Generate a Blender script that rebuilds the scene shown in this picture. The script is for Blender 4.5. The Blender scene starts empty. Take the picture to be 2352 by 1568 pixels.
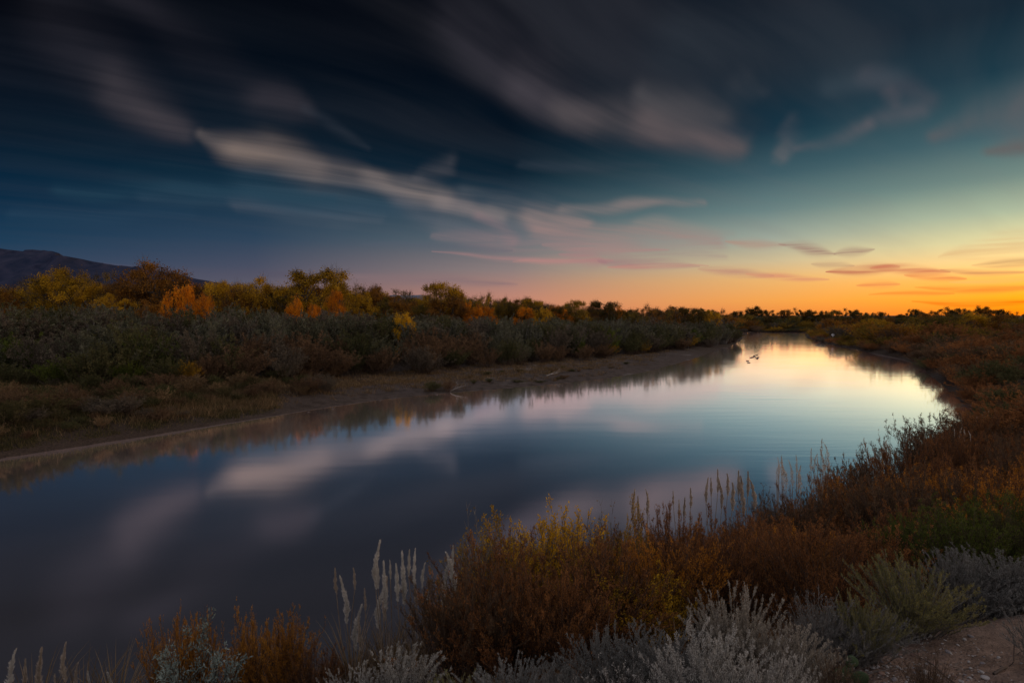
import bpy, math, random
import numpy as np, time
_T0 = time.time()
from mathutils import Vector
R = math.radians
SC = bpy.context.scene
COL = SC.collection
random.seed(7)

# ------------------------------------------------------------------ view geometry
F = 2352 * 20 / 36.0
CAMZ = 8.0
PITCH = R(2.63)
def ray(px, py):
    u = (px - 1176) / F; v = (784 - py) / F
    y = math.cos(PITCH) + v * math.sin(PITCH)
    z = -math.sin(PITCH) + v * math.cos(PITCH)
    return u / y, z / y                      # x and z per metre of depth
def azel(px, py):
    a, b = ray(px, py)
    return math.degrees(math.atan2(a, 1)), math.degrees(math.atan2(b, math.hypot(a, 1)))
def on_ground(px, py, z=0.0):
    a, b = ray(px, py)
    Y = (z - CAMZ) / b
    return a * Y, Y
def px_of(X, Y): return 1176 + F * X / Y * 1.0
def lin(c):
    return tuple((x / 255 / 12.92) if x / 255 <= 0.04045 else ((x / 255 + 0.055) / 1.055) ** 2.4 for x in c)

# ------------------------------------------------------------------ tagging
def tag(o, label=None, cat=None, group=None, kind=None):
    if label: o['label'] = label
    if cat: o['category'] = cat
    if group: o['group'] = group
    if kind: o['kind'] = kind
    return o
def empty(name, loc=(0, 0, 0), rz=0.0, scale=(1, 1, 1)):
    o = bpy.data.objects.new(name, None); COL.objects.link(o)
    o.empty_display_size = 0.2
    o.location = loc; o.rotation_euler = (0, 0, rz); o.scale = scale
    return o
def link(name, me, mat=None, parent=None):
    o = bpy.data.objects.new(name, me); COL.objects.link(o)
    if parent is not None: o.parent = parent
    if mat is not None:
        if len(me.materials) == 0: me.materials.append(mat)
        o.material_slots[0].link = 'OBJECT'
        o.material_slots[0].material = mat
    return o

# ------------------------------------------------------------------ mesh building (numpy)
class MB:
    def __init__(s): s.v = []; s.q = []; s.t = []; s.lvq = []; s.lvt = []; s.n = 0
    def quads(s, v, q, lv=None):
        v = np.asarray(v, np.float32).reshape(-1, 3); q = np.asarray(q, np.int64).reshape(-1, 4)
        s.v.append(v); s.q.append(q + s.n); s.n += len(v)
        s.lvq.append(np.full(len(q), .5, np.float32) if lv is None else np.broadcast_to(np.asarray(lv, np.float32), (len(q),)))
    def tris(s, v, t, lv=None):
        v = np.asarray(v, np.float32).reshape(-1, 3); t = np.asarray(t, np.int64).reshape(-1, 3)
        s.v.append(v); s.t.append(t + s.n); s.n += len(v)
        s.lvt.append(np.full(len(t), .5, np.float32) if lv is None else np.broadcast_to(np.asarray(lv, np.float32), (len(t),)))
    def mesh(s, name, smooth=False):
        v = np.concatenate(s.v)
        q = np.concatenate(s.q) if s.q else np.zeros((0, 4), np.int64)
        t = np.concatenate(s.t) if s.t else np.zeros((0, 3), np.int64)
        me = bpy.data.meshes.new(name)
        me.vertices.add(len(v)); me.vertices.foreach_set('co', v.ravel())
        me.loops.add(q.size + t.size); me.loops.foreach_set('vertex_index', np.concatenate([q.ravel(), t.ravel()]).astype(np.int32))
        me.polygons.add(len(q) + len(t))
        ls = np.concatenate([np.arange(len(q)) * 4, q.size + np.arange(len(t)) * 3]).astype(np.int32)
        me.polygons.foreach_set('loop_start', ls)
        me.polygons.foreach_set('use_smooth', np.full(len(ls), smooth))
        at = me.attributes.new('lv', 'FLOAT', 'FACE')
        at.data.foreach_set('value', np.concatenate(s.lvq + s.lvt).astype(np.float32))
        me.update(calc_edges=True)
        return me
def nrm(a): return a / np.maximum(np.linalg.norm(a, axis=-1, keepdims=True), 1e-9)
def rdir(rng, n): return nrm(rng.normal(size=(n, 3)))
def add_leaves(mb, rng, p, d, L, W, lv):
    n = len(p)
    d = nrm(d); s = nrm(np.cross(d, rdir(rng, n)))
    L = np.broadcast_to(L, (n,))[:, None]; W = np.broadcast_to(W, (n,))[:, None]
    v = np.stack([p, p + d * L * .5 + s * W * .5, p + d * L, p + d * L * .5 - s * W * .5], 1)
    mb.quads(v, np.arange(n * 4).reshape(n, 4), lv)
def add_tubes(mb, P, r, sides=3, lv=None):
    """P (N,K,3) paths, r (N,K) radii"""
    N, K, _ = P.shape
    T = nrm(np.gradient(P, axis=1))
    ref = np.where(np.abs(T[..., 2:3]) > .9, np.array([1., 0, 0]), np.array([0, 0, 1.]))
    A = nrm(np.cross(T, ref)); B = np.cross(T, A)
    ang = np.arange(sides) * 2 * np.pi / sides
    ring = P[:, :, None] + r[:, :, None, None] * (A[:, :, None] * np.cos(ang)[:, None] + B[:, :, None] * np.sin(ang)[:, None])
    idx = np.arange(N * K * sides).reshape(N, K, sides)
    a = idx[:, :-1]; b = idx[:, 1:]
    a2 = np.roll(a, -1, 2); b2 = np.roll(b, -1, 2)
    q = np.stack([a, a2, b2, b], -1).reshape(-1, 4)
    l = None if lv is None else np.repeat(lv, (K - 1) * sides)
    mb.quads(ring, q, l)

def spray(name, seed, N=80, H=2., W=2., M=10, Q=10, leaf=.04, lw=.012, tw=.2, t0=.3, sr=.008, groups=9,
          spread=1.0, jit=.16, up=.35, rnd=.7, leafr=.6, bow=1.15, zpow=.9, drop=0.45, tube_twigs=True, tip_leaf=1.0, base=.12):
    """multi-stemmed shrub: stems fan out of the base in lobes, twigs off the stems, leaves along the twigs"""
    rng = np.random.default_rng(seed)
    gphi = rng.uniform(0, 2 * np.pi, groups); grho = np.sqrt(rng.uniform(0, 1, groups)) * .82
    gh = rng.uniform(.72, 1., groups) * (1 - drop * grho ** 2)
    g = rng.integers(0, groups, N)
    x = grho[g] * np.cos(gphi[g]) * W / 2 * spread + rng.normal(0, jit * W / 2 * 1.3, N)
    y = grho[g] * np.sin(gphi[g]) * W / 2 * spread + rng.normal(0, jit * W / 2 * 1.3, N)
    rr = np.hypot(x, y) / (W / 2)
    z = H * gh[g] * rng.uniform(.72, 1.0, N) * (1 - .25 * np.clip(rr - grho[g], 0, 1))
    tip = np.stack([x, y, z], 1)
    b = np.stack([x * base, y * base, np.full(N, -.05 * H)], 1) + np.concatenate([rng.normal(0, .05 * W, (N, 2)), np.zeros((N, 1))], 1)
    K = 7
    t = np.linspace(0, 1, K)[None, :, None]
    hx = b[:, None, :2] + (tip - b)[:, None, :2] * t ** bow
    hz = b[:, None, 2:] + (tip - b)[:, None, 2:] * t ** zpow
    P = np.concatenate([hx, hz], 2)
    wob = np.cumsum(rng.normal(0, .012 * H, (N, K, 3)), 1); wob[:, 0] = 0
    P = P + wob
    rad = sr * (1 - .8 * t[..., 0]) * rng.uniform(.6, 1.3, (N, 1))
    st = MB(); add_tubes(st, P, np.broadcast_to(rad, (N, K)), 3, rng.uniform(0, 1, N))
    # twigs
    nt = N * M
    si = np.repeat(np.arange(N), M)
    tt = t0 + (1 - t0) * rng.uniform(0, 1, nt) ** .85
    f = tt * (K - 1); i0 = np.clip(f.astype(int), 0, K - 2); fr = (f - i0)[:, None]
    s0 = P[si, i0] * (1 - fr) + P[si, i0 + 1] * fr
    tan = nrm(P[si, i0 + 1] - P[si, i0])
    d = nrm(tan * .8 + rdir(rng, nt) * rnd + np.array([0, 0, up]))
    ln = tw * H * rng.uniform(.45, 1., nt) * (1.25 - tt)
    ln = np.where(rng.uniform(0, 1, nt) < .1, ln * 1.5, ln)
    e = s0 + d * ln[:, None] + np.array([0, 0, 1.]) * (ln * .12)[:, None]
    if tube_twigs:
        mid = s0 + d * ln[:, None] * .5
        TP = np.stack([s0, mid, e], 1)
        add_tubes(st, TP, np.broadcast_to(np.array([[.42, .3, .12]]) * sr, (nt, 3)), 3, rng.uniform(0, 1, nt))
    # leaves
    lf = MB()
    nl = nt * Q
    if nl:
        ti = np.repeat(np.arange(nt), Q)
        s = rng.uniform(.05, 1.05, nl)[:, None]
        pp = s0[ti] * (1 - s) + e[ti] * s + rng.normal(0, leaf * .25, (nl, 3))
        dd = nrm(d[ti] + rdir(rng, nl) * leafr)
        gl = rng.uniform(0, 1, groups); sl = rng.uniform(0, 1, N)
        lv = .35 * gl[g[si[ti]]] + .3 * sl[si[ti]] + .35 * rng.uniform(0, 1, nl)
        add_leaves(lf, rng, pp, dd, leaf * rng.uniform(.6, 1.2, nl), lw * rng.uniform(.7, 1.2, nl), lv)
        # stems also carry leaves directly
    ex = np.concatenate(lf.v) if nl and Q > 2 else np.concatenate(st.v)
    return dict(stems=st.mesh(name + '_stems'), foliage=lf.mesh(name + '_foliage') if nl else None, H=float(np.percentile(ex[:, 2], 99.6)), W=float(np.percentile(np.hypot(ex[:, 0], ex[:, 1]), 93) * 2))

def tree(name, seed, H=13., W=11., nc=42, lpc=210, leaf=.26, trunk=.3, cz=.6, rz=.42, clump=.13, bare=0., fork=2):
    rng = np.random.default_rng(seed)
    ph = rng.uniform(0, 2 * np.pi, nc); cs = rng.uniform(-.75, 1., nc); rad = rng.uniform(.35, 1., nc) ** .6
    sn = np.sqrt(1 - np.clip(cs, -1, 1) ** 2)
    lob = 1 + .22 * np.sin(ph * 2 + rng.uniform(0, 6)) + .15 * np.sin(ph * 3 + rng.uniform(0, 6))
    c = np.stack([sn * np.cos(ph) * W / 2 * rad * lob, sn * np.sin(ph) * W / 2 * rad * lob, H * cz + cs * rad * H * rz], 1)
    c[:, 2] = np.clip(c[:, 2], H * .16, H * .97)
    cr = H * clump * rng.uniform(.55, 1.25, nc)
    tk = MB()
    K = 7; lean = rng.normal(0, .05 * H, 2)
    tz = np.linspace(0, 1, K)
    top = trunk * H
    P = np.stack([lean[0] * tz ** 1.5, lean[1] * tz ** 1.5, -.3 + (top + .3) * tz], 1)[None]
    r0 = .028 * H
    add_tubes(tk, P, (r0 * (1.25 - .45 * tz))[None], 9)
    end = P[0, -1]
    nm = 5
    mph = rng.uniform(0, 2 * np.pi) + np.arange(nm) * 2 * np.pi / nm + rng.normal(0, .3, nm)
    mend = np.stack([np.cos(mph) * W * .2, np.sin(mph) * W * .2, H * rng.uniform(.5, .78, nm)], 1)
    k = np.linspace(0, 1, 6)[None, :, None]
    bend = np.stack([np.cos(mph), np.sin(mph), np.zeros(nm)], 1)[:, None] * (W * .08) * np.sin(k * np.pi)
    MP = end * (1 - k) + mend[:, None] * k + bend + rng.normal(0, .012 * H, (nm, 6, 3)) * (k > 0)
    add_tubes(tk, MP, np.broadcast_to(r0 * .62 * (1 - .72 * k[..., 0]), (nm, 6)), 6)
    mi = np.argmin(((c[:, None, :2] - mend[None, :, :2]) ** 2).sum(-1) + rng.uniform(0, 2, (nc, nm)), 1)
    st = MP[mi, rng.integers(2, 5, nc)]
    LP = st[:, None] * (1 - k) + c[:, None] * k + rng.normal(0, .014 * H, (nc, 6, 3)) * (k > 0)
    add_tubes(tk, LP, np.broadcast_to(r0 * .26 * (1 - .75 * k[..., 0]), (nc, 6)), 4)
    nt = nc * 14                                              # fine twigs poking out of the clumps
    ci = np.repeat(np.arange(nc), 14)
    d = nrm(rdir(rng, nt) + np.array([0, 0, .6]) + nrm(c[ci] - np.array([0, 0, H * .45])) * .8)
    kk = np.array([0, .5, 1.])[None, :, None]
    TP = c[ci][:, None] + d[:, None] * (cr[ci] * rng.uniform(.7, 1.45, nt))[:, None, None] * kk
    TP[:, 1] += rng.normal(0, .01 * H, (nt, 3))
    add_tubes(tk, TP, np.broadcast_to(r0 * .06 * (1.3 - kk[..., 0]), (nt, 3)), 3)
    lf = MB()
    n = int(nc * lpc * (1 - bare))
    if n:
        gi = rng.integers(0, nc, n)
        # each clump is itself a handful of sprigs, so its outline stays ragged
        ns = 9
        sp = rdir(rng, nc * ns).reshape(nc, ns, 3) * rng.uniform(.25, 1.0, (nc, ns, 1))
        sp[..., 2] *= .7
        q = rng.integers(0, ns, n)
        p = c[gi] + (sp[gi, q] + rng.normal(0, .26, (n, 3))) * cr[gi][:, None]
        dd = nrm(rdir(rng, n) + np.array([0, 0, -.15]))
        gl = rng.uniform(0, 1, nc)
        lv = .5 * gl[gi] + .5 * rng.uniform(0, 1, n)
        add_leaves(lf, rng, p, dd, leaf * rng.uniform(.6, 1.25, n), leaf * .75 * rng.uniform(.6, 1.2, n), lv)
    ex = np.concatenate(lf.v)
    return dict(trunk=tk.mesh(name + '_trunk', True), crown=lf.mesh(name + '_crown') if n else None, H=float(np.percentile(ex[:, 2], 99.7)), W=float(np.percentile(np.hypot(ex[:, 0], ex[:, 1]), 96) * 2))

# ------------------------------------------------------------------ materials
def newmat(name):
    m = bpy.data.materials.new(name); m.use_nodes = True
    nt = m.node_tree; nt.nodes.clear()
    return m, nt, nt.nodes, nt.links
def ramp(n, stops, interp='LINEAR'):
    r = n.new('ShaderNodeValToRGB'); cr = r.color_ramp; cr.interpolation = interp
    while len(cr.elements) < len(stops): cr.elements.new(.5)
    for e, (p, c) in zip(cr.elements, stops):
        e.position = p; e.color = (c[0], c[1], c[2], 1)
    return r
def leafmat(name, cols, trans=.3, var=.25, sheen=0.0):
    m, nt, n, l = newmat(name)
    at = n.new('ShaderNodeAttribute'); at.attribute_name = 'lv'
    oi = n.new('ShaderNodeObjectInfo')
    k = len(cols)
    rp = ramp(n, [(i / (k - 1) if k > 1 else 0, c) for i, c in enumerate(cols)])
    mr = n.new('ShaderNodeMath'); mr.operation = 'MULTIPLY_ADD'; mr.inputs[1].default_value = var; mr.inputs[2].default_value = -var / 2
    l.new(oi.outputs['Random'], mr.inputs[0])
    ad = n.new('ShaderNodeMath'); ad.operation = 'ADD'; ad.use_clamp = True
    l.new(at.outputs['Fac'], ad.inputs[0]); l.new(mr.outputs[0], ad.inputs[1]); l.new(ad.outputs[0], rp.inputs[0])
    df = n.new('ShaderNodeBsdfDiffuse'); tr = n.new('ShaderNodeBsdfTranslucent'); mx = n.new('ShaderNodeMixShader')
    mx.inputs[0].default_value = trans
    l.new(rp.outputs[0], df.inputs[0]); l.new(rp.outputs[0], tr.inputs[0])
    l.new(df.outputs[0], mx.inputs[1]); l.new(tr.outputs[0], mx.inputs[2])
    o = n.new('ShaderNodeOutputMaterial'); l.new(mx.outputs[0], o.inputs[0])
    return m
def plainmat(name, c1, c2, scale=8., rough=.85, bump=.3, detail=5, stretch=(1, 1, 1)):
    m, nt, n, l = newmat(name)
    tc = n.new('ShaderNodeTexCoord'); mp = n.new('ShaderNodeMapping'); mp.inputs['Scale'].default_value = stretch
    l.new(tc.outputs['Object'], mp.inputs[0])
    no = n.new('ShaderNodeTexNoise'); no.inputs['Scale'].default_value = scale; no.inputs['Detail'].default_value = detail
    l.new(mp.outputs[0], no.inputs['Vector'])
    rp = ramp(n, [(.3, c1), (.7, c2)]); l.new(no.outputs['Fac'], rp.inputs[0])
    b = n.new('ShaderNodeBsdfPrincipled'); b.inputs['Roughness'].default_value = rough
    b.inputs['Specular IOR Level'].default_value = .2
    l.new(rp.outputs[0], b.inputs['Base Color'])
    if bump:
        bp = n.new('ShaderNodeBump'); bp.inputs['Strength'].default_value = bump; bp.inputs['Distance'].default_value = .02
        l.new(no.outputs['Fac'], bp.inputs['Height']); l.new(bp.outputs[0], b.inputs['Normal'])
    o = n.new('ShaderNodeOutputMaterial'); l.new(b.outputs[0], o.inputs[0])
    return m
M = {}
M['bark'] = plainmat('bark', (.035, .026, .02), (.09, .07, .055), 3, stretch=(4, 4, 1))
M['stem'] = plainmat('stem_brown', (.03, .02, .015), (.085, .055, .04), 6)
M['stem_grey'] = plainmat('stem_grey', (.07, .065, .06), (.16, .145, .13), 6)
M['culm'] = plainmat('culm', (.14, .10, .07), (.26, .20, .14), 6)
M['silver'] = leafmat('leaf_silver', [(.18, .17, .15), (.31, .30, .27), (.46, .445, .405)], .15)
M['sage_dim'] = leafmat('leaf_sage_grey', [(.085, .085, .08), (.145, .145, .135), (.23, .225, .21)], .15)
M['sage_tan'] = leafmat('leaf_sage_tan', [(.17, .15, .12), (.29, .26, .21), (.40, .36, .30)], .15)
M['sage_olive'] = leafmat('leaf_sage_olive', [(.07, .075, .035), (.16, .15, .06), (.27, .23, .08)], .2)
M['rust'] = leafmat('leaf_rust', [(.085, .038, .019), (.21, .092, .036), (.38, .165, .052)], .3)
M['rust_bright'] = leafmat('leaf_rust_bright', [(.16, .066, .018), (.40, .165, .026), (.68, .28, .034)], .35)
M['orange_tam'] = leafmat('leaf_orange_tamarisk', [(.22, .09, .02), (.46, .20, .03), (.72, .35, .05)], .35)
M['brown'] = leafmat('leaf_brown', [(.05, .032, .02), (.115, .072, .042), (.20, .125, .07)], .3)
M['ochre'] = leafmat('leaf_ochre', [(.08, .055, .015), (.26, .15, .02), (.55, .32, .03)], .35)
M['olive'] = leafmat('leaf_olive', [(.036, .038, .022), (.085, .085, .053), (.165, .16, .105)], .25, .35)
M['olive_dark'] = leafmat('leaf_olive_dark', [(.032, .036, .016), (.07, .07, .03), (.125, .11, .05)], .25)
M['olive_grey'] = leafmat('leaf_olive_grey', [(.04, .034, .026), (.095, .078, .058), (.175, .145, .105)], .25, .3)
M['green'] = leafmat('leaf_green', [(.03, .045, .012), (.075, .095, .02), (.15, .165, .03)], .3)
M['t_gold'] = leafmat('crown_gold', [(.16, .09, .014), (.42, .23, .02), (.70, .40, .03)], .4)
M['t_goldgreen'] = leafmat('crown_gold_green', [(.12, .08, .013), (.36, .205, .017), (.64, .355, .024)], .4)
M['t_orange'] = leafmat('crown_orange', [(.26, .09, .01), (.56, .19, .014), (.80, .31, .02)], .4)
M['t_yellow'] = leafmat('crown_yellow', [(.28, .16, .014), (.56, .31, .018), (.8, .46, .03)], .4)
M['t_rust'] = leafmat('crown_rust', [(.07, .036, .014), (.20, .092, .02), (.38, .17, .024)], .35)
M['t_olive'] = leafmat('crown_olive', [(.06, .048, .016), (.16, .11, .024), (.30, .19, .03)], .35)
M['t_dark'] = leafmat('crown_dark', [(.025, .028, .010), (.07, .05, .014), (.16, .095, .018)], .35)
M['t_bare'] = leafmat('crown_bare', [(.07, .055, .045), (.14, .11, .085), (.2, .15, .1)], .25)
M['grass_tan'] = leafmat('grass_tan', [(.06, .04, .022), (.14, .095, .05), (.26, .18, .10)], .3)
M['grass_green'] = leafmat('grass_green', [(.025, .027, .012), (.06, .055, .024), (.13, .10, .05)], .3)
M['plume'] = leafmat('plume_fluff', [(.36, .33, .29), (.52, .49, .44), (.68, .65, .6)], .35)
M['plume_tan'] = leafmat('plume_tan', [(.26, .21, .16), (.42, .35, .28), (.58, .5, .42)], .35)
M['olive_leaf'] = leafmat('leaf_young_olive', [(.10, .125, .105), (.19, .23, .20), (.34, .40, .36)], .2)
M['driftwood'] = plainmat('driftwood', (.26, .245, .225), (.42, .40, .375), 5)
M['deadwood'] = plainmat('deadwood', (.04, .03, .025), (.09, .07, .06), 5)
M['stone_pale'] = plainmat('stone_pale', (.16, .15, .145), (.33, .31, .30), 20, .7, .2)
M['stone_dark'] = plainmat('stone_dark', (.09, .08, .085), (.2, .18, .18), 20, .7, .2)
M['stone_red'] = plainmat('stone_red', (.12, .075, .06), (.2, .13, .105), 20, .7, .2)
M['goose'] = plainmat('goose_feather', (.03, .025, .02), (.07, .055, .045), 10)
M['bill'] = plainmat('goose_bill', (.012, .012, .012), (.03, .03, .03), 10)
M['panel'] = plainmat('weathered_white', (.5, .5, .52), (.7, .7, .72), 3)
M['post'] = plainmat('grey_post', (.12, .11, .1), (.2, .19, .18), 6)
M['cactus'] = plainmat('cactus_pad', (.03, .05, .025), (.06, .09, .04), 12)

# ------------------------------------------------------------------ world: dusk sky
def build_world():
    w = bpy.data.worlds.new('World'); SC.world = w; w.use_nodes = True
    nt = w.node_tree; n = nt.nodes; l = nt.links; n.clear()
    def val(x, s):
        if isinstance(x, (int, float)): s.default_value = x
        elif isinstance(x, tuple): s.default_value = x
        else: l.new(x, s)
    def math_(op, a, b=0., c=0., clamp=False):
        m = n.new('ShaderNodeMath'); m.operation = op; m.use_clamp = clamp
        val(a, m.inputs[0]); val(b, m.inputs[1]); val(c, m.inputs[2]); return m.outputs[0]
    def smooth(x, a, b):
        m = n.new('ShaderNodeMapRange'); m.interpolation_type = 'SMOOTHSTEP'
        val(x, m.inputs[0]); m.inputs[1].default_value = a; m.inputs[2].default_value = b; return m.outputs[0]
    def linr(x, a, b):
        m = n.new('ShaderNodeMapRange')
        val(x, m.inputs[0]); m.inputs[1].default_value = a; m.inputs[2].default_value = b; return m.outputs[0]
    def mix(f, a, b):
        m = n.new('ShaderNodeMix'); m.data_type = 'RGBA'
        val(f, m.inputs[0]); val(a, m.inputs[6]); val(b, m.inputs[7]); return m.outputs[2]
    tc = n.new('ShaderNodeTexCoord')
    sp = n.new('ShaderNodeSeparateXYZ'); l.new(tc.outputs['Generated'], sp.inputs[0])
    az = math_('MULTIPLY', math_('ARCTAN2', sp.outputs[0], sp.outputs[1]), 180 / math.pi)
    el = math_('MULTIPLY', math_('ARCSINE', sp.outputs[2]), 180 / math.pi)
    eln = math_('DIVIDE', el, 90., clamp=True)
    rows = {
      0:    [(0,(5,7,14)),(150,(6,13,24)),(300,(7,24,39)),(450,(10,42,66)),(550,(28,60,86)),(620,(52,70,95)),(680,(78,82,104)),(724,(90,88,106))],
      588:  [(0,(3,7,15)),(150,(3,12,23)),(300,(6,24,38)),(380,(10,36,54)),(450,(22,50,69)),(550,(44,67,90)),(620,(76,80,99)),(680,(104,96,106)),(724,(118,102,108))],
      1176: [(0,(5,9,18)),(150,(3,10,21)),(300,(4,18,31)),(400,(9,32,47)),(480,(42,66,82)),(550,(90,104,112)),(620,(142,126,124)),(680,(188,133,116)),(724,(206,134,108))],
      1764: [(0,(13,24,36)),(150,(13,32,46)),(300,(20,51,67)),(400,(60,90,100)),(480,(104,130,130)),(550,(160,168,154)),(600,(208,188,148)),(640,(236,182,112)),(690,(246,165,80)),(724,(238,140,66))],
      2352: [(0,(14,36,50)),(150,(24,57,71)),(300,(64,98,106)),(400,(116,140,132)),(480,(162,174,146)),(550,(218,206,150)),(600,(250,206,130)),(640,(255,180,70)),(680,(255,165,25)),(705,(255,145,8)),(724,(250,125,5))],
    }
    OVER = {0:(.13,.135,.17), 588:(.13,.135,.17), 1176:(.14,.145,.18), 1764:(.17,.17,.20), 2352:(.20,.19,.21)}
    cols = []
    for px in sorted(rows):
        st = []
        for py, c in rows[px]:
            a, e = azel(px, py); st.append((max(e, 0) / 90, lin(c)))
        st.sort()
        top = st[-1]
        st.append((min(top[0] + 8 / 90, .5), tuple(x * 1.15 for x in top[1])))
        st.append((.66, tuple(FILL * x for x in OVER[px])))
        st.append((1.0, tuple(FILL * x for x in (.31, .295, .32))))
        if px == 2352: st = [(p_, tuple(x * (1.25 if p_ < .1 else 1.) for x in c_)) for p_, c_ in st]
        r = ramp(n, st); l.new(eln, r.inputs[0]); cols.append((azel(px, 724)[0], r.outputs[0]))
    c = cols[0][1]
    for (a0, _), (a1, c1) in zip(cols, cols[1:]):
        c = mix(linr(az, a0, a1), c, c1)
    # the rest of the horizon, out of frame
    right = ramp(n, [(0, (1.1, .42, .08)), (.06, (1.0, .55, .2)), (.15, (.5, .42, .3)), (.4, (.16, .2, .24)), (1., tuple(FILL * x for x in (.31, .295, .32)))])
    l.new(eln, right.inputs[0])
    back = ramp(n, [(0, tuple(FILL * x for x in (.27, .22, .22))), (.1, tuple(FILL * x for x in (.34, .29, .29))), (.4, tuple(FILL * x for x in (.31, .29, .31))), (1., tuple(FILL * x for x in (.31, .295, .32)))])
    l.new(eln, back.inputs[0])
    aa = math_('ABSOLUTE', az)
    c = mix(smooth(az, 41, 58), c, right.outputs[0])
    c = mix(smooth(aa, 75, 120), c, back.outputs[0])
    base = c
    # ---- clouds: soft streaks laid out in azimuth / elevation, edges broken up by noise
    cv = n.new('ShaderNodeCombineXYZ'); l.new(az, cv.inputs[0]); l.new(el, cv.inputs[1])
    def noise(vec, scale, sc=(1, 1, 1), rot=0, detail=4, rough=.5, dist=0.):
        mp = n.new('ShaderNodeMapping'); mp.inputs['Scale'].default_value = sc; mp.inputs['Rotation'].default_value = (0, 0, R(rot))
        l.new(vec, mp.inputs[0])
        t = n.new('ShaderNodeTexNoise'); t.inputs['Scale'].default_value = scale; t.inputs['Detail'].default_value = detail
        t.inputs['Roughness'].default_value = rough; t.inputs['Distortion'].default_value = dist
        l.new(mp.outputs[0], t.inputs['Vector']); return t
    w1 = noise(cv.outputs[0], .09, (1, 1.5, 1), 0, 2, .45)
    def vm(op, a_, b_=None):
        x = n.new('ShaderNodeVectorMath'); x.operation = op; val(a_, x.inputs[0])
        if b_ is not None: val(b_, x.inputs[1])
        return x
    sub = vm('SUBTRACT', w1.outputs['Color'], (.5, .5, .5)).outputs[0]
    wp = vm('ADD', cv.outputs[0], vm('MULTIPLY', sub, (5., 4., 0)).outputs[0])
    wp2 = vm('ADD', cv.outputs[0], vm('MULTIPLY', sub, (6., 1.5, 0)).outputs[0])
    # the cloud deck as a plane overhead: fibres run with the wind towards one point on the horizon
    den = math_('ADD', math_('MAXIMUM', sp.outputs[2], 0.), .05)
    gx = math_('DIVIDE', sp.outputs[0], den); gy = math_('DIVIDE', sp.outputs[1], den)
    pc = n.new('ShaderNodeCombineXYZ'); l.new(gx, pc.inputs[0]); l.new(gy, pc.inputs[1])
    wa = noise(pc.outputs[0], .35, (1, 1, 1), 0, 2, .5)
    pv = vm('ADD', pc.outputs[0], vm('MULTIPLY', vm('SUBTRACT', wa.outputs['Color'], (.5, .5, .5)).outputs[0], (1.1, 1.1, 0)).outputs[0]).outputs[0]
    def aniso(vec, ang, along, across, detail, rough):
        ca, sa = math.cos(R(ang)), math.sin(R(ang))      # ang: azimuth of the wind
        A_ = vm('DOT_PRODUCT', vec, (sa * along, ca * along, 0)).outputs['Value']; B_ = vm('DOT_PRODUCT', vec, (ca * across, -sa * across, 0)).outputs['Value']
        cc = n.new('ShaderNodeCombineXYZ'); l.new(A_, cc.inputs[0]); l.new(B_, cc.inputs[1])
        return noise(cc.outputs[0], 1., (1, 1, 1), 0, detail, rough).outputs['Fac']
    WIND = 50.
    fine_ = smooth(aniso(pv, WIND, .5, 3.4, 4, .5), .28, .72)
    broad = smooth(aniso(pv, WIND, .28, 1.3, 2, .5), .36, .64)
    fsc = math_('MULTIPLY', fine_, math_('MULTIPLY_ADD', broad, .6, .4))
    fin = noise(cv.outputs[0], .9, (.16, 3.2, 1), 3, 3, .55); fl = smooth(fin.outputs['Fac'], .3, .62)
    tex = mix(smooth(el, 5, 9), math_('MULTIPLY_ADD', fl, .75, .35), math_('MULTIPLY_ADD', fine_, .78, .3))
    sxt = n.new('ShaderNodeSeparateColor'); l.new(tex, sxt.inputs[0]); tex = sxt.outputs[0]
    # stroke group
    g = bpy.data.node_groups.new('cloud_streak', 'ShaderNodeTree')
    for nm, ty in (('P', 'NodeSocketVector'), ('Cin', 'NodeSocketColor'), ('T', 'NodeSocketFloat'), ('A', 'NodeSocketVector'), ('D', 'NodeSocketVector'), ('InvL2', 'NodeSocketFloat'), ('W0', 'NodeSocketFloat'), ('dW', 'NodeSocketFloat'), ('S', 'NodeSocketFloat'), ('Taper', 'NodeSocketFloat'), ('Col', 'NodeSocketColor')):
        g.interface.new_socket(nm, in_out='INPUT', socket_type=ty)
    g.interface.new_socket('C', in_out='OUTPUT', socket_type='NodeSocketColor')
    gi = g.nodes.new('NodeGroupInput'); go = g.nodes.new('NodeGroupOutput'); gl = g.links
    def gv(op): x = g.nodes.new('ShaderNodeVectorMath'); x.operation = op; return x
    def gm(op, cl=False): x = g.nodes.new('ShaderNodeMath'); x.operation = op; x.use_clamp = cl; return x
    pp = gv('MULTIPLY_ADD'); gl.new(gi.outputs['Cin'], pp.inputs[0]); pp.inputs[1].default_value = (1e-6, 1e-6, 0); gl.new(gi.outputs['P'], pp.inputs[2])   # keeps the streaks evaluated one after the other
    a = gv('SUBTRACT'); gl.new(pp.outputs[0], a.inputs[0]); gl.new(gi.outputs['A'], a.inputs[1])
    d = gv('DOT_PRODUCT'); gl.new(a.outputs[0], d.inputs[0]); gl.new(gi.outputs['D'], d.inputs[1])
    t = gm('MULTIPLY', True); gl.new(d.outputs['Value'], t.inputs[0]); gl.new(gi.outputs['InvL2'], t.inputs[1])
    s = gv('SCALE'); gl.new(gi.outputs['D'], s.inputs[0]); gl.new(t.outputs[0], s.inputs['Scale'])
    ds = gv('DISTANCE'); gl.new(a.outputs[0], ds.inputs[0]); gl.new(s.outputs[0], ds.inputs[1])
    ww = gm('MULTIPLY_ADD'); gl.new(t.outputs[0], ww.inputs[0]); gl.new(gi.outputs['dW'], ww.inputs[1]); gl.new(gi.outputs['W0'], ww.inputs[2])
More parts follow.
